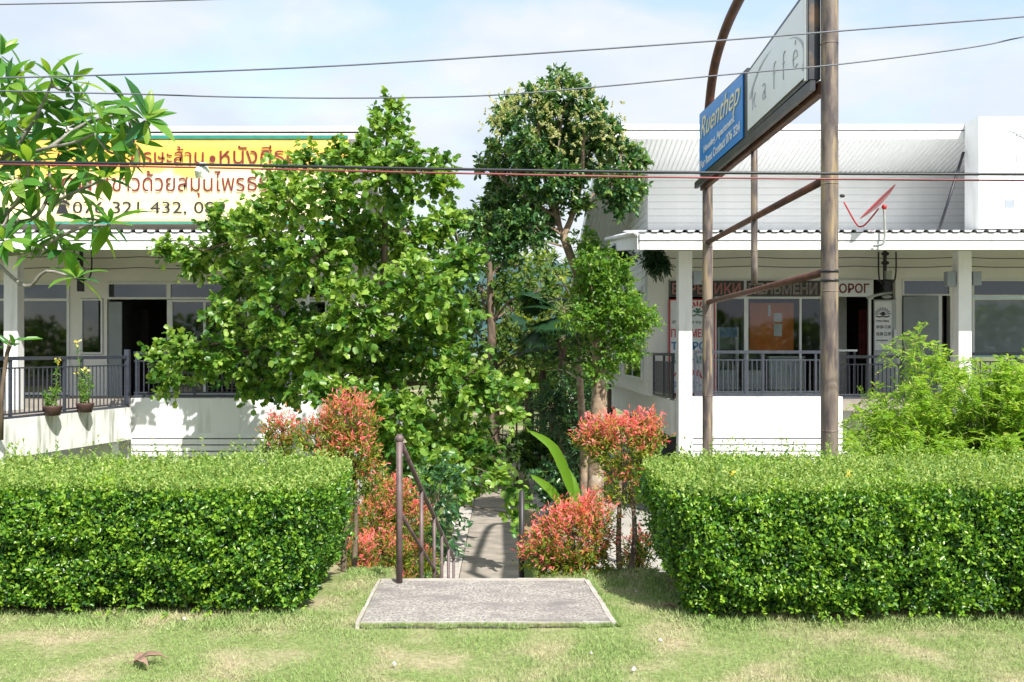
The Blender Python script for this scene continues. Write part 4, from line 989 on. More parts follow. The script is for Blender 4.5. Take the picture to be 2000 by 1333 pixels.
bx = lambda y: 2.678 + (y - 11.14) * .065 / 2.79 - .018
side_text('Ruenthep', M['creamtext'], bf, 13.80, 11.25, 4.44, 4.80, bx, -.12, shear=.4, weight=.0)
side_text('Housing, Apartment', M['whitetext'], bf, 13.55, 11.55, 4.26, 4.38, bx, -.03, weight=.02)
side_text('For Rent Contact 076 324', M['whitetext'], bf, 13.80, 11.25, 4.10, 4.22, bx, -.02, weight=.02)
wx = lambda y: xw + .008 + (y - 8.74) * .0085 - .016
side_text('k  a  f  f  é', M['lightink'], wf, 10.62, 8.95, 4.16, 4.42, wx, weight=-.03)
def arcstrip(cy, cz, ry, rz, a0, a1, w0, w1, mat, name):
    mb = MB(); n = 18
    for i in range(n):
        aa, ab = math.radians(a0 + (a1 - a0) * i / n), math.radians(a0 + (a1 - a0) * (i + 1) / n)
        def q(a, w_):
            y = cy + (ry + w_) * math.cos(a); return Vector((wx(y), y, cz + (rz + w_) * math.sin(a)))
        wa = w0 + (w1 - w0) * i / n; wb = w0 + (w1 - w0) * (i + 1) / n
        mb.quad(q(aa, 0), q(ab, 0), q(ab, wb), q(aa, wa))
    mb.build(name, mat, wf)
arcstrip(9.75, 4.20, .98, .38, 15, 85, .07, .0, M['lightink'], 'arc_print')
arcstrip(9.75, 4.20, .98, .34, 120, 200, .0, .07, M['lightink'], 'arc_print')

# ================================================================== OVERHEAD CABLES
def cable(pts, y, r, mat, label, sagn=1, n=24):
    tag(T('overhead_cable', M[mat], None, smooth_path([P(a, b, y) for a, b in pts], 5), r, 6), label, 'cable')
cable([(-260, 158), (140, 149), (600, 132), (1000, 108), (1400, 80), (1640, 61), (2000, 33), (2260, 10)], 6.5, .0055, 'greycable', 'thin grey cable crossing the sky highest of the full-width ones')
cable([(-260, 172), (250, 184), (460, 190), (700, 192), (950, 187), (1170, 170), (1400, 148), (1640, 126), (1890, 94), (2000, 72), (2200, 30)], 6.6, .005, 'greycable', 'thin sagging grey cable across the tree tops')
cable([(-260, 12), (0, 9), (250, 4), (460, -2), (700, -8)], 6.5, .0045, 'greycable', 'thin grey cable cutting the top left corner of the sky')
cable([(-260, 313), (0, 317), (400, 322), (900, 331), (1400, 338), (2000, 341), (2260, 341)], 6.40, .0095, 'cable', 'thick black cable, upper one of the pair across the whole view')
cable([(-260, 317), (0, 321), (400, 328), (900, 339), (1400, 348), (2000, 353), (2260, 355)], 6.44, .0062, 'redcable', 'faded red cable just below the thick black one')
bg_ = MB(); c_ = P(395, 350, 6.42)
for i in range(5):
    bg_.tube([P(392 + i * 2, 318, 6.42), P(386 + i * 5 + random.uniform(-2, 2), 335, 6.40 + i * .01), P(384 + i * 5, 352 + random.uniform(-5, 5), 6.42)], [.006, .02, .006], 6)
tag(bg_.build('plastic_scrap', M['plasticbag'], None), 'white plastic scrap caught on the black cable in front of the banner', 'litter')

# ================================================================== HEDGES
def hedge(x0, x1, y0, y1, zf, zb, label, endside):
    e = empty('clipped_hedge', ((x0 + x1) / 2, (y0 + y1) / 2, 0)); tag(e, label, 'hedge', 'clipped hedges along the lawn')
    def ztop(y): return zf + (zb - zf) * np.clip((y - y0) / (y1 - y0), 0, 1)
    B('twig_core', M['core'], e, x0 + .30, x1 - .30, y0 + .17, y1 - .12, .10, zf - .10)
    A = []
    def push(pos, nout, size, base, var, tmpl=None, up=.4, tmplmix=.7):
        n = len(pos)
        lump = np.array([mnoise.noise((p[0] * 7, p[1] * 7, p[2] * 7)) + .6 * mnoise.noise((p[0] * 2.2, p[1] * 2.2, p[2] * 2.2 + 9)) for p in pos])
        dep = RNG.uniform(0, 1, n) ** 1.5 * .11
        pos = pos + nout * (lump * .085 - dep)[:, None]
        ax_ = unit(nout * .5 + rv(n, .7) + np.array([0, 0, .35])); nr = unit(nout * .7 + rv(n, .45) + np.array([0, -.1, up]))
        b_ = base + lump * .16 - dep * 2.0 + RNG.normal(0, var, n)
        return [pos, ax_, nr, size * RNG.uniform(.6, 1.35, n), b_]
    Lx = x1 - x0
    xe_ = x1 if endside > 0 else x0
    def taper(q):
        # rounded, slightly undercut end and a gently wavy face
        t = np.clip(1 - np.abs(q[:, 0] - xe_) / .30, 0, 1); q[:, 1] += np.where(q[:, 1] < (y0 + y1) / 2, 1, -1) * .22 * t ** 2
        q[:, 0] -= np.sign(endside) * t * .10 * np.clip(1 - q[:, 2] / zf, 0, 1)
        wv = np.array([mnoise.noise((p[0] * .9, p[2] * 1.3, p[1] * .8 + 3)) for p in q]); q[:, 1] += wv * .09; q[:, 2] += wv * .03 * (q[:, 2] > .3)
        return q
    n = int(Lx * .8 * 14500)
    q = np.stack([RNG.uniform(x0 + .03, x1 - .03, n), np.full(n, y0), RNG.uniform(0, 1, n) ** .92 * (zf - .045) + .045], 1)
    q[:, 1] += .10 * np.clip((.22 - q[:, 2]) / .22, 0, 1) + .03 * np.clip((q[:, 2] - zf + .12) / .12, 0, 1)
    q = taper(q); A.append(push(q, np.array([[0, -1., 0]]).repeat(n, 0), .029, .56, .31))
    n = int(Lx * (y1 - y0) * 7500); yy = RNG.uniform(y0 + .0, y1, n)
    q = taper(np.stack([RNG.uniform(x0, x1, n), yy, ztop(yy)], 1)); A.append(push(q, np.array([[0, 0, 1.]]).repeat(n, 0), .023, .78, .2))  # top leaves toned lighter, sun from above put into their colour
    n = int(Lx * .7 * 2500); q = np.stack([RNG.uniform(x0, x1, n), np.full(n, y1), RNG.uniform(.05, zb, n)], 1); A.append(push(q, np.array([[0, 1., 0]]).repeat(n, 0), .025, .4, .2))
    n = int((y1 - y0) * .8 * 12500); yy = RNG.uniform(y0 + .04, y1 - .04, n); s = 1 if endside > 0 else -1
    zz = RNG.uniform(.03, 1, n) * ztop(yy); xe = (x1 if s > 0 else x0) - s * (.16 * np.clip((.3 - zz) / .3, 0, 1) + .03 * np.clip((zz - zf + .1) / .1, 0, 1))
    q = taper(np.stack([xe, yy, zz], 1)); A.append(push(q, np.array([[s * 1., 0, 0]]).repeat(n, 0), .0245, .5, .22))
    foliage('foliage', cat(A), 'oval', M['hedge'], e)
    # pale upright shoots on top
    n = int(Lx * (y1 - y0) * 1000); yy = RNG.uniform(y0 + .02, y1 + .02, n); xx = RNG.uniform(x0, x1, n)
    hmod = np.array([mnoise.noise((a * 2.5, b * 2.5, 1)) for a, b in zip(xx, yy)])
    q = taper(np.stack([xx, yy, ztop(yy) + .012 + hmod * .02], 1))
    d = rv(n, .3) + np.array([0, 0, 1.]); sp = sprays(q, d, .055, 6, .021, 0, 1.0, base=.5, var=.3)
    tallm = RNG.uniform(0, 1, n) < .05
    q2 = q[tallm]; sp2 = sprays(q2, rv(len(q2), .25) + np.array([0, 0, 1.]), .16, 12, .024, 0, 1.0, base=.45, var=.3)
    foliage('new_shoots', cat([sp, sp2]), 'oval', M['hedgetop'], e)
    # shoots that stick out of the face and droop at the foot
    n = int(Lx * 45); q = np.stack([RNG.uniform(x0 + .05, x1 - .05, n), np.full(n, y0 - .02), RNG.uniform(.03, zf, n)], 1)
    sp = sprays(q, rv(n, .5) + np.array([0, -1., .25]), .10, 9, .024, .15, .8, base=.85, var=.15)
    foliage('side_shoots', sp, 'oval', M['hedge'], e)
    st = MB()
    for i in range(int(Lx * 16)):
        x = random.uniform(x0 + .3, x1 - .3); y = y0 + random.uniform(.14, .4)
        st.tube([(x, y, -.02), (x + random.uniform(-.06, .06), y + random.uniform(-.04, .02), .2)], [.007, .004], 4)
    st.build('stems', M['bark'], e)['kind'] = 'stuff'
    return e
hedge(-4.75, -1.08, 5.98, 7.35, .725, .765, 'dense clipped green hedge on the left with a pale shaggy top', 1)
hedge(.97, 4.95, 5.84, 7.35, .735, .765, 'dense clipped green hedge on the right, in front of the rusty sign poles', -1)

# yellow flowers on the right hedge
for (a, b, lb) in ((1430, 926, 'small yellow flower on the right hedge below the far pole'), (1657, 926, 'small yellow flower on the right hedge below the near pole')):
    e = empty('yellow_flower', P(a, b, 6.25)); tag(e, lb, 'flower'); n = 12
    foliage('petals', [np.repeat([np.array(P(a, b, 6.28))], n, 0) + rv(n, .008), unit(rv(n)), rv(n), RNG.uniform(.015, .03, n), RNG.uniform(0, 1, n)], 'oval', M['yellowflower'], e, None)

# ================================================================== RED-TIPPED SHRUBS
def red_shrub(label, balls, stems, redbias=.0):
    bx_, by_, bz_ = stems[0][0]
    e = empty('red_tipped_shrub', (bx_, by_, bz_)); tag(e, label, 'shrub', 'red tipped shrubs behind the hedges')
    for i, s_ in enumerate(stems): MB().tube(smooth_path(s_, 3), list(np.linspace(.026, .014, len(smooth_path(s_, 3)))), 8).build('stem', M['bark'], e, smooth=True)
    A = []; R = []
    for (c, r, red, flat) in balls:
        c = np.array(c); n = int(640 * (r / .33) ** 2)
        d = unit(rv(n)); rad = RNG.uniform(.45, 1, n) ** .6
        org = c + d * rad[:, None] * np.array([r, r * .9, r * flat]) * .85
        dd = unit(d * .8 + np.array([0, 0, .75]) + rv(n, .25))
        L_ = .10; k = 9
        t = np.tile(np.linspace(0, 1, k), n); D = np.repeat(dd, k, 0); pos = np.repeat(org, k, 0) + D * (t * L_ * np.repeat(RNG.uniform(.6, 1.5, n), k))[:, None]
        ax_ = unit(D * .7 + rv(n * k, .62)); nr = unit(rv(n * k, .6) + np.array([0, -.3, .8]))
        hgt = d[:, 2] * .5 + .5                                  # new growth sits on the outer, upper shoots
        pr = np.clip(red + (hgt - .55) * 1.6 + (rad - .8) * .9 + RNG.normal(0, .18, n), 0, 1)
        isred = np.repeat(np.clip(pr * 1.15, 0, 1), k) * (.34 + .68 * t)
        val = np.where(RNG.uniform(0, 1, n * k) < isred, RNG.uniform(.58, 1, n * k), RNG.uniform(0, .48, n * k))
        A.append([pos, ax_, nr, RNG.uniform(.026, .052, n * k), val])
    foliage('foliage', cat(A), 'lance', M['redleaf'], e)
    tw = MB()
    for (c, r, red, flat) in balls:
        c = Vector(c); top = Vector(stems[0][-1])
        for i in range(22):
            d = Vector(RNG.normal(0, 1, 3)).normalized(); q = c + Vector((d.x * r, d.y * r, d.z * r * flat)) * .75
            tw.tube([c - Vector((0, 0, r * .5)), (c + q) / 2, q], [.006, .004, .002], 3, False)
    tw.build('twigs', M['bark'], e)['kind'] = 'stuff'
    return e
def pb(px, py, y, rpx): return tuple(P(px, py, y)), rpx / F * y
def bl(px, py, y, rpx, red, flat=1.0):
    py += 14; rpx *= .95
    c, r = pb(px, py, y, rpx); return (c, r, red, flat)
red_shrub('tall red topped shrub ball beside the left end of the right hedge', [bl(1215, 862, 7.7, 72, .42, .9), bl(1160, 850, 7.8, 36, .45), bl(1265, 840, 7.7, 34, .6), bl(1215, 945, 7.6, 38, .05)],
          [[P(1212, 1142, 7.25), P(1208, 1060, 7.4), P(1212, 940, 7.6)], [P(1226, 1142, 7.3), P(1240, 1050, 7.4), P(1232, 940, 7.6)]])
red_shrub('low round red shrub just right of the steps', [bl(1118, 1045, 7.35, 80, .52, .95), bl(1060, 1070, 7.35, 42, .55), bl(1160, 1000, 7.4, 40, .4), bl(1150, 1100, 7.3, 48, .12), bl(1090, 1105, 7.3, 45, .25)],
          [[P(1120, 1150, 7.3), P(1118, 1100, 7.3), P(1120, 1040, 7.35)], [P(1150, 1150, 7.4), P(1145, 1080, 7.4)]])
red_shrub('small pinkish shrub in the gap left of the right hedge', [bl(1248, 1065, 7.9, 30, .2), bl(1240, 1105, 7.9, 32, .0)], [[P(1245, 1165, 7.9), P(1246, 1110, 7.9), P(1247, 1060, 7.9)]])
red_shrub('tall red topped shrub behind the right end of the left hedge', [bl(685, 815, 7.85, 52, .52), bl(630, 850, 7.9, 42, .15), bl(690, 880, 7.8, 52, .25), bl(650, 905, 7.8, 45, .0), bl(715, 935, 7.8, 40, .1)],
          [[P(672, 1145, 7.5), P(672, 1020, 7.6), P(680, 900, 7.8)], [P(690, 1145, 7.6), P(695, 1020, 7.7), P(690, 900, 7.8)]])
red_shrub('orange red shrub behind the left handrail', [bl(765, 965, 9.6, 42, .45), bl(735, 1005, 9.5, 52, .38), bl(800, 1010, 9.6, 44, .42), bl(745, 1080, 9.2, 58, .12), bl(805, 1090, 9.5, 45, .05), bl(700, 1080, 8.9, 38, .25), bl(705, 1120, 8.8, 36, .2), bl(760, 1140, 9.2, 50, .1)],
          [[P(742, 1190, 9.3), P(745, 1080, 9.4), P(760, 980, 9.5)]])
red_shrub('small orange topped shrub behind the left hedge under the big tree', [bl(552, 835, 8.6, 34, .38), bl(545, 868, 8.6, 32, .0)], [[P(552, 960, 8.6), P(552, 900, 8.6), P(552, 830, 8.6)]])

# ================================================================== BROAD-LEAVED PLANT
ge = empty('ginger_plant', P(1100, 1050, 8.6)); tag(ge, 'long bright green broad leaves rising behind the low red shrub', 'plant')
def broad_leaf(pts, wid):
    pts = smooth_path([Vector(p) for p in pts], 5); mb = MB(); n = len(pts)
    for i, p in enumerate(pts):
        t = i / (n - 1); d = (pts[min(i + 1, n - 1)] - pts[max(i - 1, 0)]).normalized(); s_ = d.cross(Vector((.1, -1, .3))).normalized()
        wd = wid * (math.sin(math.pi * (t ** .8)) ** .7 if 0 < t < 1 else 0) * (1 + .06 * math.sin(i * 2.3)); up = s_.cross(d)
        mb.v += [tuple(p + s_ * wd + up * wd * .35), tuple(p), tuple(p - s_ * wd + up * wd * .35)]
    for i in range(n - 1):
        a = i * 3; mb.f += [(a, a + 1, a + 4, a + 3), (a + 1, a + 2, a + 5, a + 4)]
    me = mb.mesh('broad_leaf', M['banana'], True); at = me.attributes.new('rnd', 'FLOAT', 'POINT'); at.data.foreach_set('value', [random.random()] * len(me.vertices))
    o = link('broad_leaf', me, None, ge); me.transform(Matrix.Translation(-off(ge)))
broad_leaf([P(1120, 975, 8.6), P(1100, 915, 8.5), P(1075, 870, 8.4), P(1033, 842, 8.3)], .046)
broad_leaf([P(1095, 985, 8.5), P(1072, 955, 8.4), P(1036, 928, 8.3)], .038)
broad_leaf([P(1128, 990, 8.7), P(1118, 950, 8.7), P(1100, 905, 8.8)], .05)
T('stalk', M['stem'], ge, [P(1110, 1120, 8.7), P(1112, 1020, 8.6), P(1118, 970, 8.6)], .015, 6)

# ================================================================== TREES
def LP(lst, y, dy=1.0):
    out = []
    for t in lst:
        px, py, r = t[:3]; yy = y + (t[3] if len(t) > 3 else random.uniform(-dy, dy)); out.append((tuple(P(px, py, yy)), r / F * yy))
    return out
YM = 15.6
def split_depth(l):
    return [t if len(t) > 3 else (t[0], t[1], t[2] * .86, random.uniform(-1.1, 1.0) * (.6 if t[0] < 560 else 1) + 2.2 * min(1, max(0, (620 - t[0]) / 180))) for t in l]
main_l = [(760, 205, 24, 0), (752, 248, 40, 0), (715, 300, 48), (790, 300, 45), (760, 350, 70), (860, 305, 32), (850, 350, 45), (660, 300, 36), (600, 305, 36), (545, 345, 40), (640, 370, 60), (570, 400, 62), (500, 425, 48),
          (430, 430, 38), (330, 482, 30), (385, 500, 48), (450, 480, 50), (470, 555, 58), (430, 605, 38), (345, 670, 30), (300, 690, 24), (330, 735, 38), (400, 700, 55), (480, 690, 75), (545, 600, 80), (620, 500, 85), (530, 510, 65),
          (700, 460, 85), (800, 450, 65), (870, 440, 45), (905, 500, 50), (820, 560, 85), (700, 600, 95), (620, 690, 90), (490, 752, 40), (560, 740, 60), (720, 710, 90), (830, 670, 85), (900, 610, 40), (905, 740, 75), (965, 770, 50),
          (1005, 750, 28), (1000, 810, 28), (780, 820, 75), (860, 850, 75), (935, 880, 52), (975, 930, 30), (1002, 975, 20, -.5), (1006, 1005, 14, -.5), (820, 910, 58), (885, 930, 45), (930, 955, 26), (750, 870, 45), (700, 790, 60), (640, 760, 45), (900, 880, 50)]
mt = empty('leafy_tree', P(745, 1100, YM)); tag(mt, 'large spreading bright green tree with round leaves in front of the left shop', 'tree')
make_tree(mt, 'leaf', [([Vector((X(760, YM), YM, GZ - .1)), P(765, 930, YM), P(742, 760, YM), P(748, 600, YM), P(752, 430, YM), P(756, 250, YM)], [.13, .11, .09, .07, .045, .015]),
                       ([P(745, 760, YM), P(640, 690, YM + .4), P(520, 650, YM + 1.4), P(400, 680, YM + 1.9)], [.07, .05, .035, .02]),
                       ([P(748, 620, YM), P(640, 520, YM + .4), P(520, 460, YM + 1.4), P(400, 490, YM + 1.8)], [.06, .045, .03, .018]),
                       ([P(750, 640, YM), P(835, 560, YM + .5), P(895, 490, YM + .5)], [.045, .028, .014]),
                       ([P(748, 760, YM), P(840, 750, YM + .3), P(930, 800, YM + .2), P(985, 900, YM)], [.05, .035, .022, .012]),
                       ([P(765, 920, YM), P(820, 850, YM + .2), P(870, 860, YM + .3)], [.04, .03, .015])],
          LP(split_depth(main_l), YM - .4, 1.1), 150, .27, 8, .095, 'round', M['bauhinia'], M['bark'], .017, .42, .58, .75, singles=280, shell=.35, topbase=.1)

YF = 17.6
fl_l = [(1092, 155, 28, 0), (1055, 195, 42), (1125, 190, 40), (1000, 215, 36), (985, 240, 28), (1160, 225, 34), (1085, 245, 62), (1185, 265, 40), (1150, 300, 60), (1030, 285, 45), (975, 300, 38), (950, 320, 24), (1215, 300, 34), (1245, 312, 26),
        (1200, 360, 45), (1240, 365, 28), (1215, 400, 30), (1060, 345, 60), (990, 350, 42), (1010, 395, 48), (1060, 400, 40), (1110, 360, 45), (965, 385, 30), (1135, 400, 24), (1000, 445, 38), (1100, 300, 60), (975, 425, 42), (1035, 445, 40), (940, 440, 38), (1062, 440, 30), (985, 480, 40)]
ft = empty('flowering_tree', P(1165, 1060, YF)); tag(ft, 'tall dark green tree with cream blossom in the middle of the view', 'tree')
make_tree(ft, 'leaf', [([Vector((X(1160, YF), YF, GZ - .1)), P(1166, 850, YF), P(1172, 720, YF), P(1160, 610, YF), P(1122, 520, YF), P(1100, 460, YF)], [.16, .14, .13, .10, .08, .07]),
                       ([P(1100, 462, YF), P(1118, 420, YF), P(1135, 350, YF - .1), P(1140, 260, YF)], [.06, .05, .04, .02]),
                       ([P(1100, 462, YF), P(1082, 410, YF), P(1060, 330, YF), P(1050, 220, YF)], [.05, .04, .03, .018]),
                       ([P(1118, 420, YF), P(1160, 380, YF), P(1220, 350, YF)], [.035, .028, .018]),
                       ([P(1082, 420, YF), P(1030, 390, YF), P(980, 350, YF)], [.035, .028, .018]), ([P(1095, 450, YF), P(1086, 370, YF + .1), P(1095, 250, YF)], [.04, .03, .018])],
          LP([(a[0], a[1], a[2] * .88) + tuple(a[3:]) for a in fl_l], YF, .8), 300, .17, 9, .098, 'oval', M['longan'], M['palebark'], .022, .25, .54, .8, shell=.4, topbase=.15)
# blossom panicles
A = []
for px, py, r, n in ((1090, 205, 60, 16), (1000, 215, 38, 26), (1075, 250, 60, 24), (1140, 235, 60, 18), (1180, 255, 45, 16), (970, 255, 30, 10), (1110, 290, 55, 14), (1195, 300, 40, 8), (1030, 300, 40, 6), (985, 235, 30, 14)):
    c = np.array(P(px, py, YF - .5)); rr = r / F * YF; n = int(n * 1.1); q = c + rv(n, .5) * rr * np.array([1, .5, .8]) + np.array([0, -.35, 0]); A.append(sprays(q, rv(n, .6) + np.array([0, -.5, .8]), .15, 22, .036, 0, 1.2, base=.5))
foliage('blossom', cat(A), 'oval', M['blossom'], ft)
# bright low shoots on the same trunk
lw = LP([(1165, 498, 26), (1180, 545, 30), (1160, 590, 36), (1215, 600, 40), (1258, 618, 28), (1190, 640, 36), (1235, 650, 26), (1195, 690, 26), (1236, 690, 22), (1150, 545, 22), (1150, 515, 24), (1142, 470, 22), (1205, 520, 26), (1130, 620, 26), (1215, 560, 26), (1172, 725, 24)], YF - .3, .35)
A = []
for c, r in lw:
    cp, d = lobe_points(c, r * .95, int(150 * (r / .35) ** 2), .2, .6); A.append(sprays(cp, d + np.array([0, 0, .25]), .17, 8, .072, .25, base=.6))
lo_ = foliage('low_foliage', cat(A), 'oval', M['lowlongan'], ft)
tw = MB()
for c, r in lw: tw.tube(smooth_path([P(1166, 700, YF), (Vector(c) + P(1166, 660, YF)) / 2, c], 3), [.02, .018, .015, .012, .01, .008, .006], 5)
tw.build('low_limbs', M['palebark'], ft)['kind'] = 'stuff'

# second pale trunk behind the red shrub
pt2 = empty('slender_tree', P(1140, 1050, 19)); tag(pt2, 'slim pale trunk with a small crown behind the tall red shrub', 'tree')
make_tree(pt2, 'leaf', [([Vector((X(1138, 18.6), 18.6, GZ - .1)), P(1142, 900, 18.6), P(1136, 800, 18.6), P(1130, 700, 18.6)], [.10, .09, .07, .05])],
          LP([(1100, 700, 60), (1150, 690, 45), (1060, 720, 40), (1120, 650, 40)], 18.8, .5), 60, .2, 8, .09, 'oval', M['bgleaf'], M['palebark'], .02, .3, .4)

def bg_tree(label, px, y, lobes, mat, size, base, nclu=26, tmpl='oval', dy=1.5):
    e = empty('background_tree', (X(px, y), y, GZ)); tag(e, label, 'tree', 'trees behind the gap between the shops')
    top = min(l[1] for l in lobes)
    make_tree(e, 'leaf', [([Vector((X(px, y), y, GZ - .1)), P(px + 4, 800, y), P(px - 5, top + 60, y)], [.18, .14, .05])], LP(lobes, y, dy), nclu, .4, 8, size, tmpl, M[mat], M['bark'], .04, .3, base)
bg_tree('dark green tree behind the big round-leaved tree, nearest of the gap', 960, 23.5, [(955, 425, 42), (1005, 440, 45), (1055, 455, 40), (920, 440, 35), (960, 470, 60), (1010, 520, 60), (940, 560, 80), (1000, 610, 70), (1050, 570, 45), (930, 650, 80), (1010, 690, 60), (900, 480, 60)], 'bgleaf', .15, .45)
bg_tree('yellowish green tree deep in the gap between the shops', 1030, 30, [(1030, 530, 55), (990, 590, 60), (1060, 620, 60), (1020, 680, 70), (1080, 690, 50), (1000, 740, 60), (1100, 560, 40)], 'bgyellow', .17, .5)
bg_tree('dense dark tree at the far end of the gap', 1120, 36, [(1120, 560, 50), (1080, 640, 60), (1150, 640, 60), (1180, 560, 45), (1120, 720, 60), (1190, 700, 50), (1060, 520, 40), (1040, 760, 50)], 'bgleaf', .2, .4)
bg_tree('low dark tree beyond the left shop corner', 880, 27, [(860, 600, 90), (820, 700, 90), (900, 720, 80), (800, 560, 80), (880, 500, 50), (940, 760, 60), (760, 640, 80)], 'bgleaf', .17, .4, 18)
bg_tree('far bushy tree behind the iron fence', 1010, 48, [(980, 740, 40), (1040, 745, 40), (1100, 750, 40), (1160, 745, 40), (930, 740, 45), (1010, 700, 45), (1080, 700, 45), (1140, 690, 45)], 'bgyellow', .25, .4, 10)
bg_tree('small tree beside the side wall of the right shop', 1190, 33, [(1200, 620, 40), (1180, 700, 45), (1210, 740, 30), (1160, 770, 40)], 'bgleaf', .18, .35, 20)

# fan palm
def palm(px, y, topy, label, nf, r):
    e = empty('fan_palm', (X(px, y), y, GZ)); tag(e, label, 'palm')
    top = P(px, topy, y); T('trunk', M['bark'], e, [(X(px, y), y, GZ - .1), top], [.11, .08], 8)
    for i in range(nf):
        a = 2 * math.pi * i / nf + random.uniform(-.3, .3); el = random.uniform(-.7, .75)
        d = Vector((math.cos(a) * math.cos(el), math.sin(a) * math.cos(el), math.sin(el))); hub = top + d * r * .75 + Vector((0, 0, -.12 * r))
        fr_ = T('frond', M['stem'], e, smooth_path([top, top + d * r * .4 + Vector((0, 0, .05)), hub], 3), .012, 5)
        n = 54; u = d.cross(Vector((0, 0, 1))).normalized(); v = d
        ang = np.linspace(-2.1, 2.1, n); axs = np.outer(np.sin(ang), u) + np.outer(np.cos(ang), v); axs[:, 2] -= .35
        nr = np.repeat([np.array(u.cross(v))], n, 0)
        val = np.full(n, random.uniform(.1, .8))
        o = link('frond_blade', leaf_mesh('frond_blade', np.repeat([np.array(hub - off(fr_))], n, 0), axs, nr, RNG.uniform(.85, 1.05, n) * r * .85, 'thin', val, M['palm']), None, fr_)
palm(1098, 22.5, 600, 'dark fan palm standing left of the flowering tree trunk', 15, .85)
palm(1060, 27, 650, 'smaller fan palm with one browned frond deep in the gap', 13, .8)
# shaded bushes either side of the path
def bush(label, lst, y, mat, size, base, dy=.5, nclu=60, tmpl='oval', name='garden_bush'):
    e = empty(name, (X(lst[0][0], y), y, gz(0, y))); tag(e, label, 'bush', 'bushes beside the path')
    A = []; tw = MB()
    for c, r in LP(lst, y, dy):
        cp, d = lobe_points(c, r, int(nclu * (r / .4) ** 2), .3); A.append(sprays(cp, d + np.array([0, 0, .4]), .2, 8, size, .25, base=base))
        for q in cp[::6]: tw.tube([(c[0], c[1], max(gz(0, c[1]), c[2] - r * 1.2)), (Vector(c) + Vector(q)) / 2, q], [.01, .006, .003], 3, False)
    tw.build('twigs', M['bark'], e)['kind'] = 'stuff'; foliage('foliage', cat(A), tmpl, mat, e)
bush('dark bush left of the path under the big tree', [(850, 960, 60), (820, 1010, 55), (860, 1040, 40), (800, 1070, 50)], 12.5, M['longan'], .08, .4)
bush('dark low bush in the shade at the far end of the path', [(1050, 880, 35), (1090, 890, 40), (1010, 870, 28), (1120, 860, 40)], 24, M['bgleaf'], .12, .3, nclu=90)
bush('dark leafy bush at the foot of the flowering tree', [(1110, 820, 45), (1120, 770, 50), (1080, 800, 40), (1140, 880, 35)], 20, M['longan'], .12, .3, tmpl='lance', nclu=110)
bush('shaded shrub between the big tree and the path', [(900, 900, 40), (880, 870, 50), (910, 850, 40)], 17.5, M['bgleaf'], .1, .4, nclu=110)
bush('added dark foliage right of the path standing in for shaded ground', [(1070, 935, 26), (1105, 960, 32), (1085, 985, 26)], 18.5, M['longan'], .1, .35, nclu=120)  # foliage added to darken ground that only lies in shade
# back fence and rail
fn = empty('iron_fence', P(1040, 865, 33)); tag(fn, 'thin rusty iron fence across the far end of the path', 'fence')
for i in range(17):
    x = X(955, 33) + i * .23; T('picket', M['rustred'], fn, [(x, 33, GZ), (x, 33, Zz(800 if i % 4 == 0 else 812, 33))], .018 if i % 4 else .035, 5)
for py in (812, 850): T('fence_rail', M['rustred'], fn, [(X(950, 33), 33, Zz(py, 33)), (X(1180, 33), 33, Zz(py, 33))], .018, 5)
pr_ = empty('pipe_rail', P(1080, 900, 25)); tag(pr_, 'pale horizontal pipe rail in the shade beyond the path', 'rail')
T('rail_tube', M['kerb'], pr_, [P(1005, 872, 25), P(1145, 866, 25)], .025, 6)
for a in (1010, 1075, 1140): T('post', M['rustred'], pr_, [(X(a, 25), 25, GZ), (X(a, 25), 25, Zz(870, 25))], .025, 6)

# ================================================================== FEATHERY BUSH AND WEEDS
def feathery(label, px, y, zb, nst, hgt, spread, mat, leaf=.05, npin=13, nl=15, dens_up=.5, cat_='shrub', name='feathery_bush', lean=0, base=.55):
    e = empty(name, (X(px, y), y, zb)); tag(e, label, cat_)
    st = MB(); A = []; b0 = Vector((X(px, y), y, zb))
    for i in range(nst):
        a = random.uniform(0, 2 * math.pi); rr = random.random() ** .6 * spread; h = hgt * random.uniform(.45, 1.0) * (1 - .35 * (rr / spread) ** 2)
        tip = b0 + Vector((math.cos(a) * rr + lean * h, math.sin(a) * rr * .8, h)); m1 = b0 + Vector((math.cos(a) * rr * .3, math.sin(a) * rr * .25, h * .62))
        ctrl = smooth_path([b0 + Vector((random.uniform(-.1, .1), random.uniform(-.1, .1), 0)), m1, tip, tip + Vector((math.cos(a) * .1, math.sin(a) * .1, -.02))], 4)
        st.tube(ctrl, list(np.linspace(.008, .002, len(ctrl))), 4, False)
        pth = np.array(ctrl); tt = np.linspace(.25, 1, npin) * (len(pth) - 1); i0 = np.minimum(tt.astype(int), len(pth) - 2); fr = (tt - i0)[:, None]
        pts = pth[i0] * (1 - fr) + pth[i0 + 1] * fr; tg = unit(pth[i0 + 1] - pth[i0]); n = npin
        pd_ = unit(tg * .6 + rv(n, .6) + np.array([0, 0, .1])); PL = RNG.uniform(.10, .22, n)
        t = np.tile(np.linspace(.1, 1, nl), n); pos = np.repeat(pts, nl, 0) + np.repeat(pd_, nl, 0) * (t * np.repeat(PL, nl))[:, None]; pos[:, 2] -= .06 * t * t
        sdv = unit(np.cross(np.repeat(pd_, nl, 0), np.array([0, 0, 1.]))) * np.where(np.arange(n * nl) % 2 == 0, 1, -1)[:, None]
        A.append([pos, unit(sdv + np.repeat(pd_, nl, 0) * .7 + rv(n * nl, .15)), unit(rv(n * nl, .3) + np.array([0, -.2, 1])), leaf * RNG.uniform(.6, 1.2, n * nl), RNG.normal(base, .22, n * nl)])
    st.build('stems', M['stem'], e)['kind'] = 'stuff'; foliage('foliage', cat(A), 'lance', mat, e)
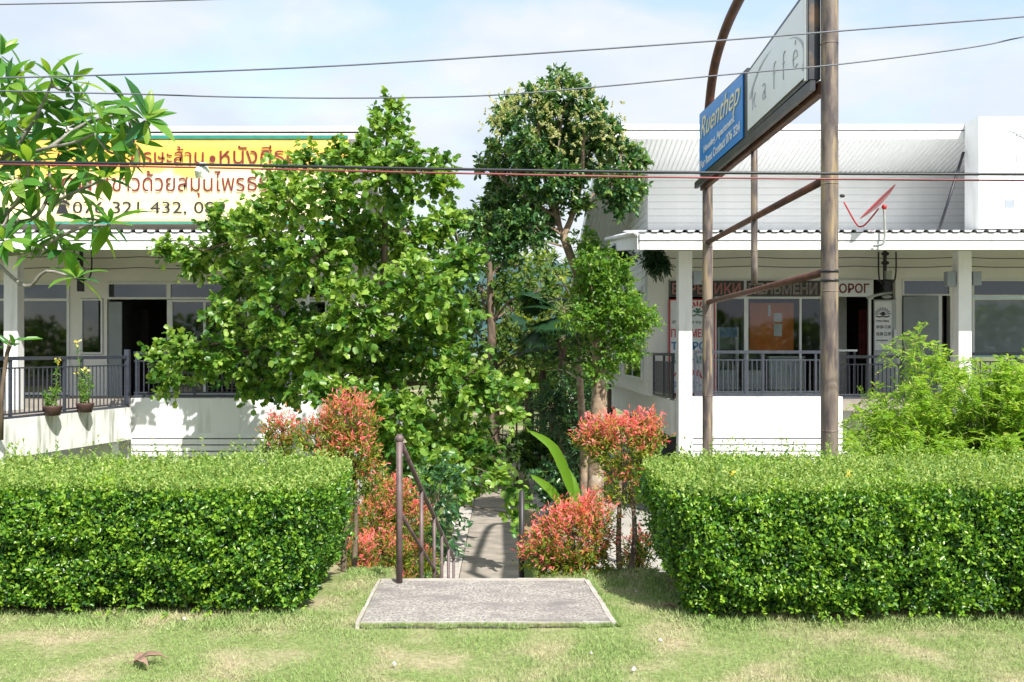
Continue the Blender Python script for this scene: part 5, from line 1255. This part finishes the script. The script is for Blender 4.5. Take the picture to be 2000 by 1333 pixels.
feathery('dense lime green feathery bush behind the right hedge at the right edge', 1930, 9.6, -.8, 520, 2.35, 1.25, M['feather'], leaf=.06, base=.5)
feathery('tall airy lime green sprays left of the dense feathery bush', 1800, 10.6, -1.2, 150, 3.0, .75, M['feather'], leaf=.055, npin=15)
feathery('feathery bush low behind the right hedge beside the near pole', 1770, 9.3, -.6, 230, 1.45, .85, M['feather'], leaf=.055, base=.45)
feathery('tall feathery sprays at the far right edge of the view', 2030, 10.4, -1.2, 170, 2.8, .8, M['feather'], leaf=.055)
feathery('small wispy sprig against the near sign pole', 1675, 10.8, -1.0, 14, 2.2, .3, M['feather'], npin=10, nl=10)
feathery('thin wispy weed in front of the white wall between the poles', 1530, 12.5, GZ, 12, 2.35, .35, M['bgyellow'], leaf=.04, npin=9, nl=7, cat_='weed', name='tall_weed')
feathery('pale weed growing before the left shop wall beside the ramp', 285, 13.5, GZ, 22, 2.3, .45, M['bgyellow'], leaf=.05, npin=10, nl=9, cat_='weed', name='tall_weed')
feathery('green weeds under the end of the left ramp', 215, 13.0, GZ, 30, 1.7, .7, M['feather'], leaf=.05, npin=10, nl=10, cat_='weed', name='tall_weed')

# ================================================================== FRANGIPANI BRANCHES AT LEFT
FT = empty('frangipani_tree', (-4.6, 8.0, -.3)); tag(FT, 'frangipani tree with bare grey branches and long leaves at the left edge', 'tree')
YG = 7.4
base = Vector((-4.7, 8.0, -.5))
MB().tube(smooth_path([base, P(-190, 760, 7.9), P(-150, 600, 7.7), P(-90, 520, 7.6)], 4), smooth_val([.10, .085, .07, .055], 4), 12).build('trunk', M['greybark'], FT, smooth=True)
br_nodes = {
 'a': [P(-90, 520, 7.6), P(-20, 500, 7.4), P(60, 490, 7.3), P(150, 448, 7.2), P(215, 440, 7.1)],
 'b': [P(-90, 520, 7.6), P(-20, 440, 7.5), P(60, 430, 7.4), P(95, 380, 7.4), P(95, 320, 7.4)],
 'c': [P(-60, 470, 7.6), P(-20, 340, 7.5), P(30, 290, 7.4), P(70, 230, 7.3), P(100, 165, 7.2)],
 'd': [P(30, 310, 7.4), P(90, 290, 7.2), P(140, 280, 7.1), P(185, 262, 7.0)],
 'e': [P(-60, 470, 7.6), P(-60, 300, 7.7), P(-30, 180, 7.6), P(-5, 110, 7.5)],
 'f': [P(-20, 500, 7.4), P(50, 560, 7.2), P(90, 530, 7.1), P(150, 545, 7.0)],
 'g': [P(95, 400, 7.4), P(160, 370, 7.2), P(205, 350, 7.1)],
 'h': [P(70, 240, 7.3), P(85, 200, 7.4), P(120, 205, 7.5)],
 'i': [P(95, 290, 7.2), P(170, 240, 7.3), P(250, 222, 7.1)],
 'j': [P(-20, 440, 7.5), P(30, 400, 7.3), P(50, 345, 7.2)],
}
allp = []
for kx, pts in br_nodes.items():
    sp = smooth_path(pts, 4); MB().tube(sp, list(np.linspace(.022 if kx in 'abce' else .015, .009, len(sp))), 8).build('branch', M['greybark'], FT, smooth=True); allp += sp[3:]
tips = [(100, 150, 7.2), (60, 185, 7.5), (0, 110, 7.5), (245, 205, 7.2), (188, 262, 7.0), (232, 300, 7.1), (20, 235, 7.2), (85, 215, 7.4), (150, 195, 7.5), (55, 320, 7.2), (115, 300, 7.4), (165, 335, 7.2),
        (205, 350, 7.1), (120, 375, 7.3), (60, 425, 7.4), (15, 405, 7.5), (105, 460, 7.3), (180, 440, 7.2), (215, 438, 7.1), (60, 495, 7.2), (25, 300, 7.6), (150, 545, 7.0), (-15, 350, 7.3), (0, 190, 7.6), (130, 250, 7.4), (10, 470, 7.1), (285, 235, 7.0), (45, 140, 7.6), (20, 165, 7.3), (40, 270, 7.6), (75, 365, 7.5), (-20, 280, 7.3), (160, 290, 7.5), (200, 235, 7.4), (30, 355, 7.2), (-10, 440, 7.3), (120, 490, 7.4), (262, 278, 7.1), (222, 248, 7.1), (140, 160, 7.3)]
def petal_leaf_mesh(val, curl):
    mb = MB(); n = 7
    for i in range(n):
        t = i / (n - 1); wd = .155 * (math.sin(math.pi * min(1, t * 1.02 + .02) ** 1.15) ** .8 if 0 < t < 1 else .01); z = -curl * t * t
        mb.v += [(t, wd, z + wd * .35), (t, 0, z), (t, -wd, z + wd * .35)]
    for i in range(n - 1): a = i * 3; mb.f += [(a, a + 1, a + 4, a + 3), (a + 1, a + 2, a + 5, a + 4)]
    me = mb.mesh('leaf', M['frangi'], True); at = me.attributes.new('rnd', 'FLOAT', 'POINT'); at.data.foreach_set('value', [val] * len(me.vertices)); return me
pl = [petal_leaf_mesh(v, c) for v, c in ((.1, .15), (.3, .3), (.5, .1), (.65, .35), (.8, .2), (1.0, .25), (.45, .45))]
count = 0
for (px, py, yy) in tips:
    tip = P(px, py, yy); q = min(allp, key=lambda z: (z - tip).length)
    if (q - tip).length > .05:
        MB().tube(smooth_path([q, (q + tip) / 2 + Vector((0, .02, -.05)), tip], 3), [.011, .010, .009, .009, .009, .008, .008][:len(smooth_path([q, tip, tip], 3))], 6).build('branch', M['greybark'], FT, smooth=True)
    up = (tip - q).normalized() * .6 + Vector((random.uniform(-.2, .2), random.uniform(-.2, .2), .7)); up.normalize()
    nl_ = random.randint(10, 14); ph = random.uniform(0, 6)
    for i in range(nl_):
        a = ph + i * 2.4; el = math.radians(random.uniform(-35, 55) if i < nl_ - 3 else random.uniform(50, 75))
        u = up.orthogonal().normalized(); v = up.cross(u)
        d = (u * math.cos(a) + v * math.sin(a)) * math.cos(el) + up * math.sin(el); d.z -= .12; d.normalize()
        sd_ = d.cross(up); sd_ = sd_.normalized() if sd_.length > .05 else u; nn_ = sd_.cross(d)
        L_ = random.uniform(.16, .31) * (1 if i < nl_ - 3 else .65)
        mw = Matrix((d * L_, sd_ * -L_, nn_ * L_)).transposed().to_4x4(); mw.translation = tip + d * .012 - off(FT)
        ob = bpy.data.objects.new('leaf', random.choice(pl)); C.objects.link(ob); ob.parent = FT; ob.matrix_local = mw; count += 1
n = 16
foliage('blossom', [np.repeat([np.array(P(24, 352, 7.1))], n, 0) + rv(n, .025), unit(rv(n)), rv(n), RNG.uniform(.03, .055, n), RNG.uniform(0, 1, n)], 'oval', M['whiteflower'], FT)

# ================================================================== GROUND LITTER
def curl_leaf(x, y, s, rz, label, mat, lobes=3):
    e = empty('fallen_leaf', (x, y, .01), rz); tag(e, label, 'leaf'); mb = MB(); n = 10
    for k in range(lobes):
        a = (k - (lobes - 1) / 2) * .95; d = Vector((math.cos(a), math.sin(a), 0)); sd_ = Vector((-d.y, d.x, 0)); L_ = s * (1 if k == lobes // 2 else .72)
        i0 = len(mb.v)
        for i in range(n):
            t = i / (n - 1); wd = L_ * .17 * math.sin(math.pi * min(.98, t + .06)); z = .004 + L_ * .16 * math.sin(t * 3) + .003 * math.sin(i * 2 + k)
            p = d * L_ * t; mb.v += [tuple(p + sd_ * wd + Vector((0, 0, z + wd * .6))), tuple(p + Vector((0, 0, z))), tuple(p - sd_ * wd + Vector((0, 0, z + wd * .5)))]
        for i in range(n - 1): a_ = i0 + i * 3; mb.f += [(a_, a_ + 1, a_ + 4, a_ + 3), (a_ + 1, a_ + 2, a_ + 5, a_ + 4)]
    me = mb.mesh('leaf_blade', mat, True); o = link('leaf_blade', me, None, e)
    m_ = o.modifiers.new('thickness', 'SOLIDIFY'); m_.thickness = .0015
    T('leaf_stalk', mat, None, [(0, 0, .01), (-s * .3, s * .05, .008)], .0018, 5).parent = e
def G(px, py): y = EYE * F / (py - VY); return X(px, y), y
x_, y_ = G(262, 1300); curl_leaf(x_, y_, .17, .35, 'large curled brown dead leaf on the lawn at lower left', M['dryleaf'])
x_, y_ = G(1320, 1192); curl_leaf(x_, y_, .10, 2.6, 'pale dry leaf in the shade at the foot of the right hedge', M['dryleaf'], 2)
for i, (px, py, s_, lb) in enumerate(((1243, 1160, .010, 'tiny white scrap on the shaded grass left of the right hedge'), (770, 1302, .018, 'small white scrap on the lawn at the bottom left of the slab'), (1290, 1256, .016, 'pale scrap on the lawn in front of the right hedge'),
                                      (1238, 1312, .016, 'pale scrap on the lawn near the bottom edge right of centre'), (360, 1214, .016, 'small white scrap at the foot of the left hedge'), (1155, 1282, .010, 'tiny pale scrap on the lawn below the slab'))):
    x_, y_ = G(px, py); mb = MB(); i0 = 0
    for j in range(9):
        a = j * .7; r_ = s_ * random.uniform(.35, .75); mb.v.append((x_ + r_ * math.cos(a) * 1.3, y_ + r_ * math.sin(a), random.uniform(.006, .02)))
    mb.v.append((x_, y_, .028)); mb.v.append((x_, y_, .004))
    for j in range(9): mb.f += [(j, (j + 1) % 9, 9), ((j + 1) % 9, j, 10)]
    tag(mb.build('paper_scrap', M['litter'], None), lb, 'litter')
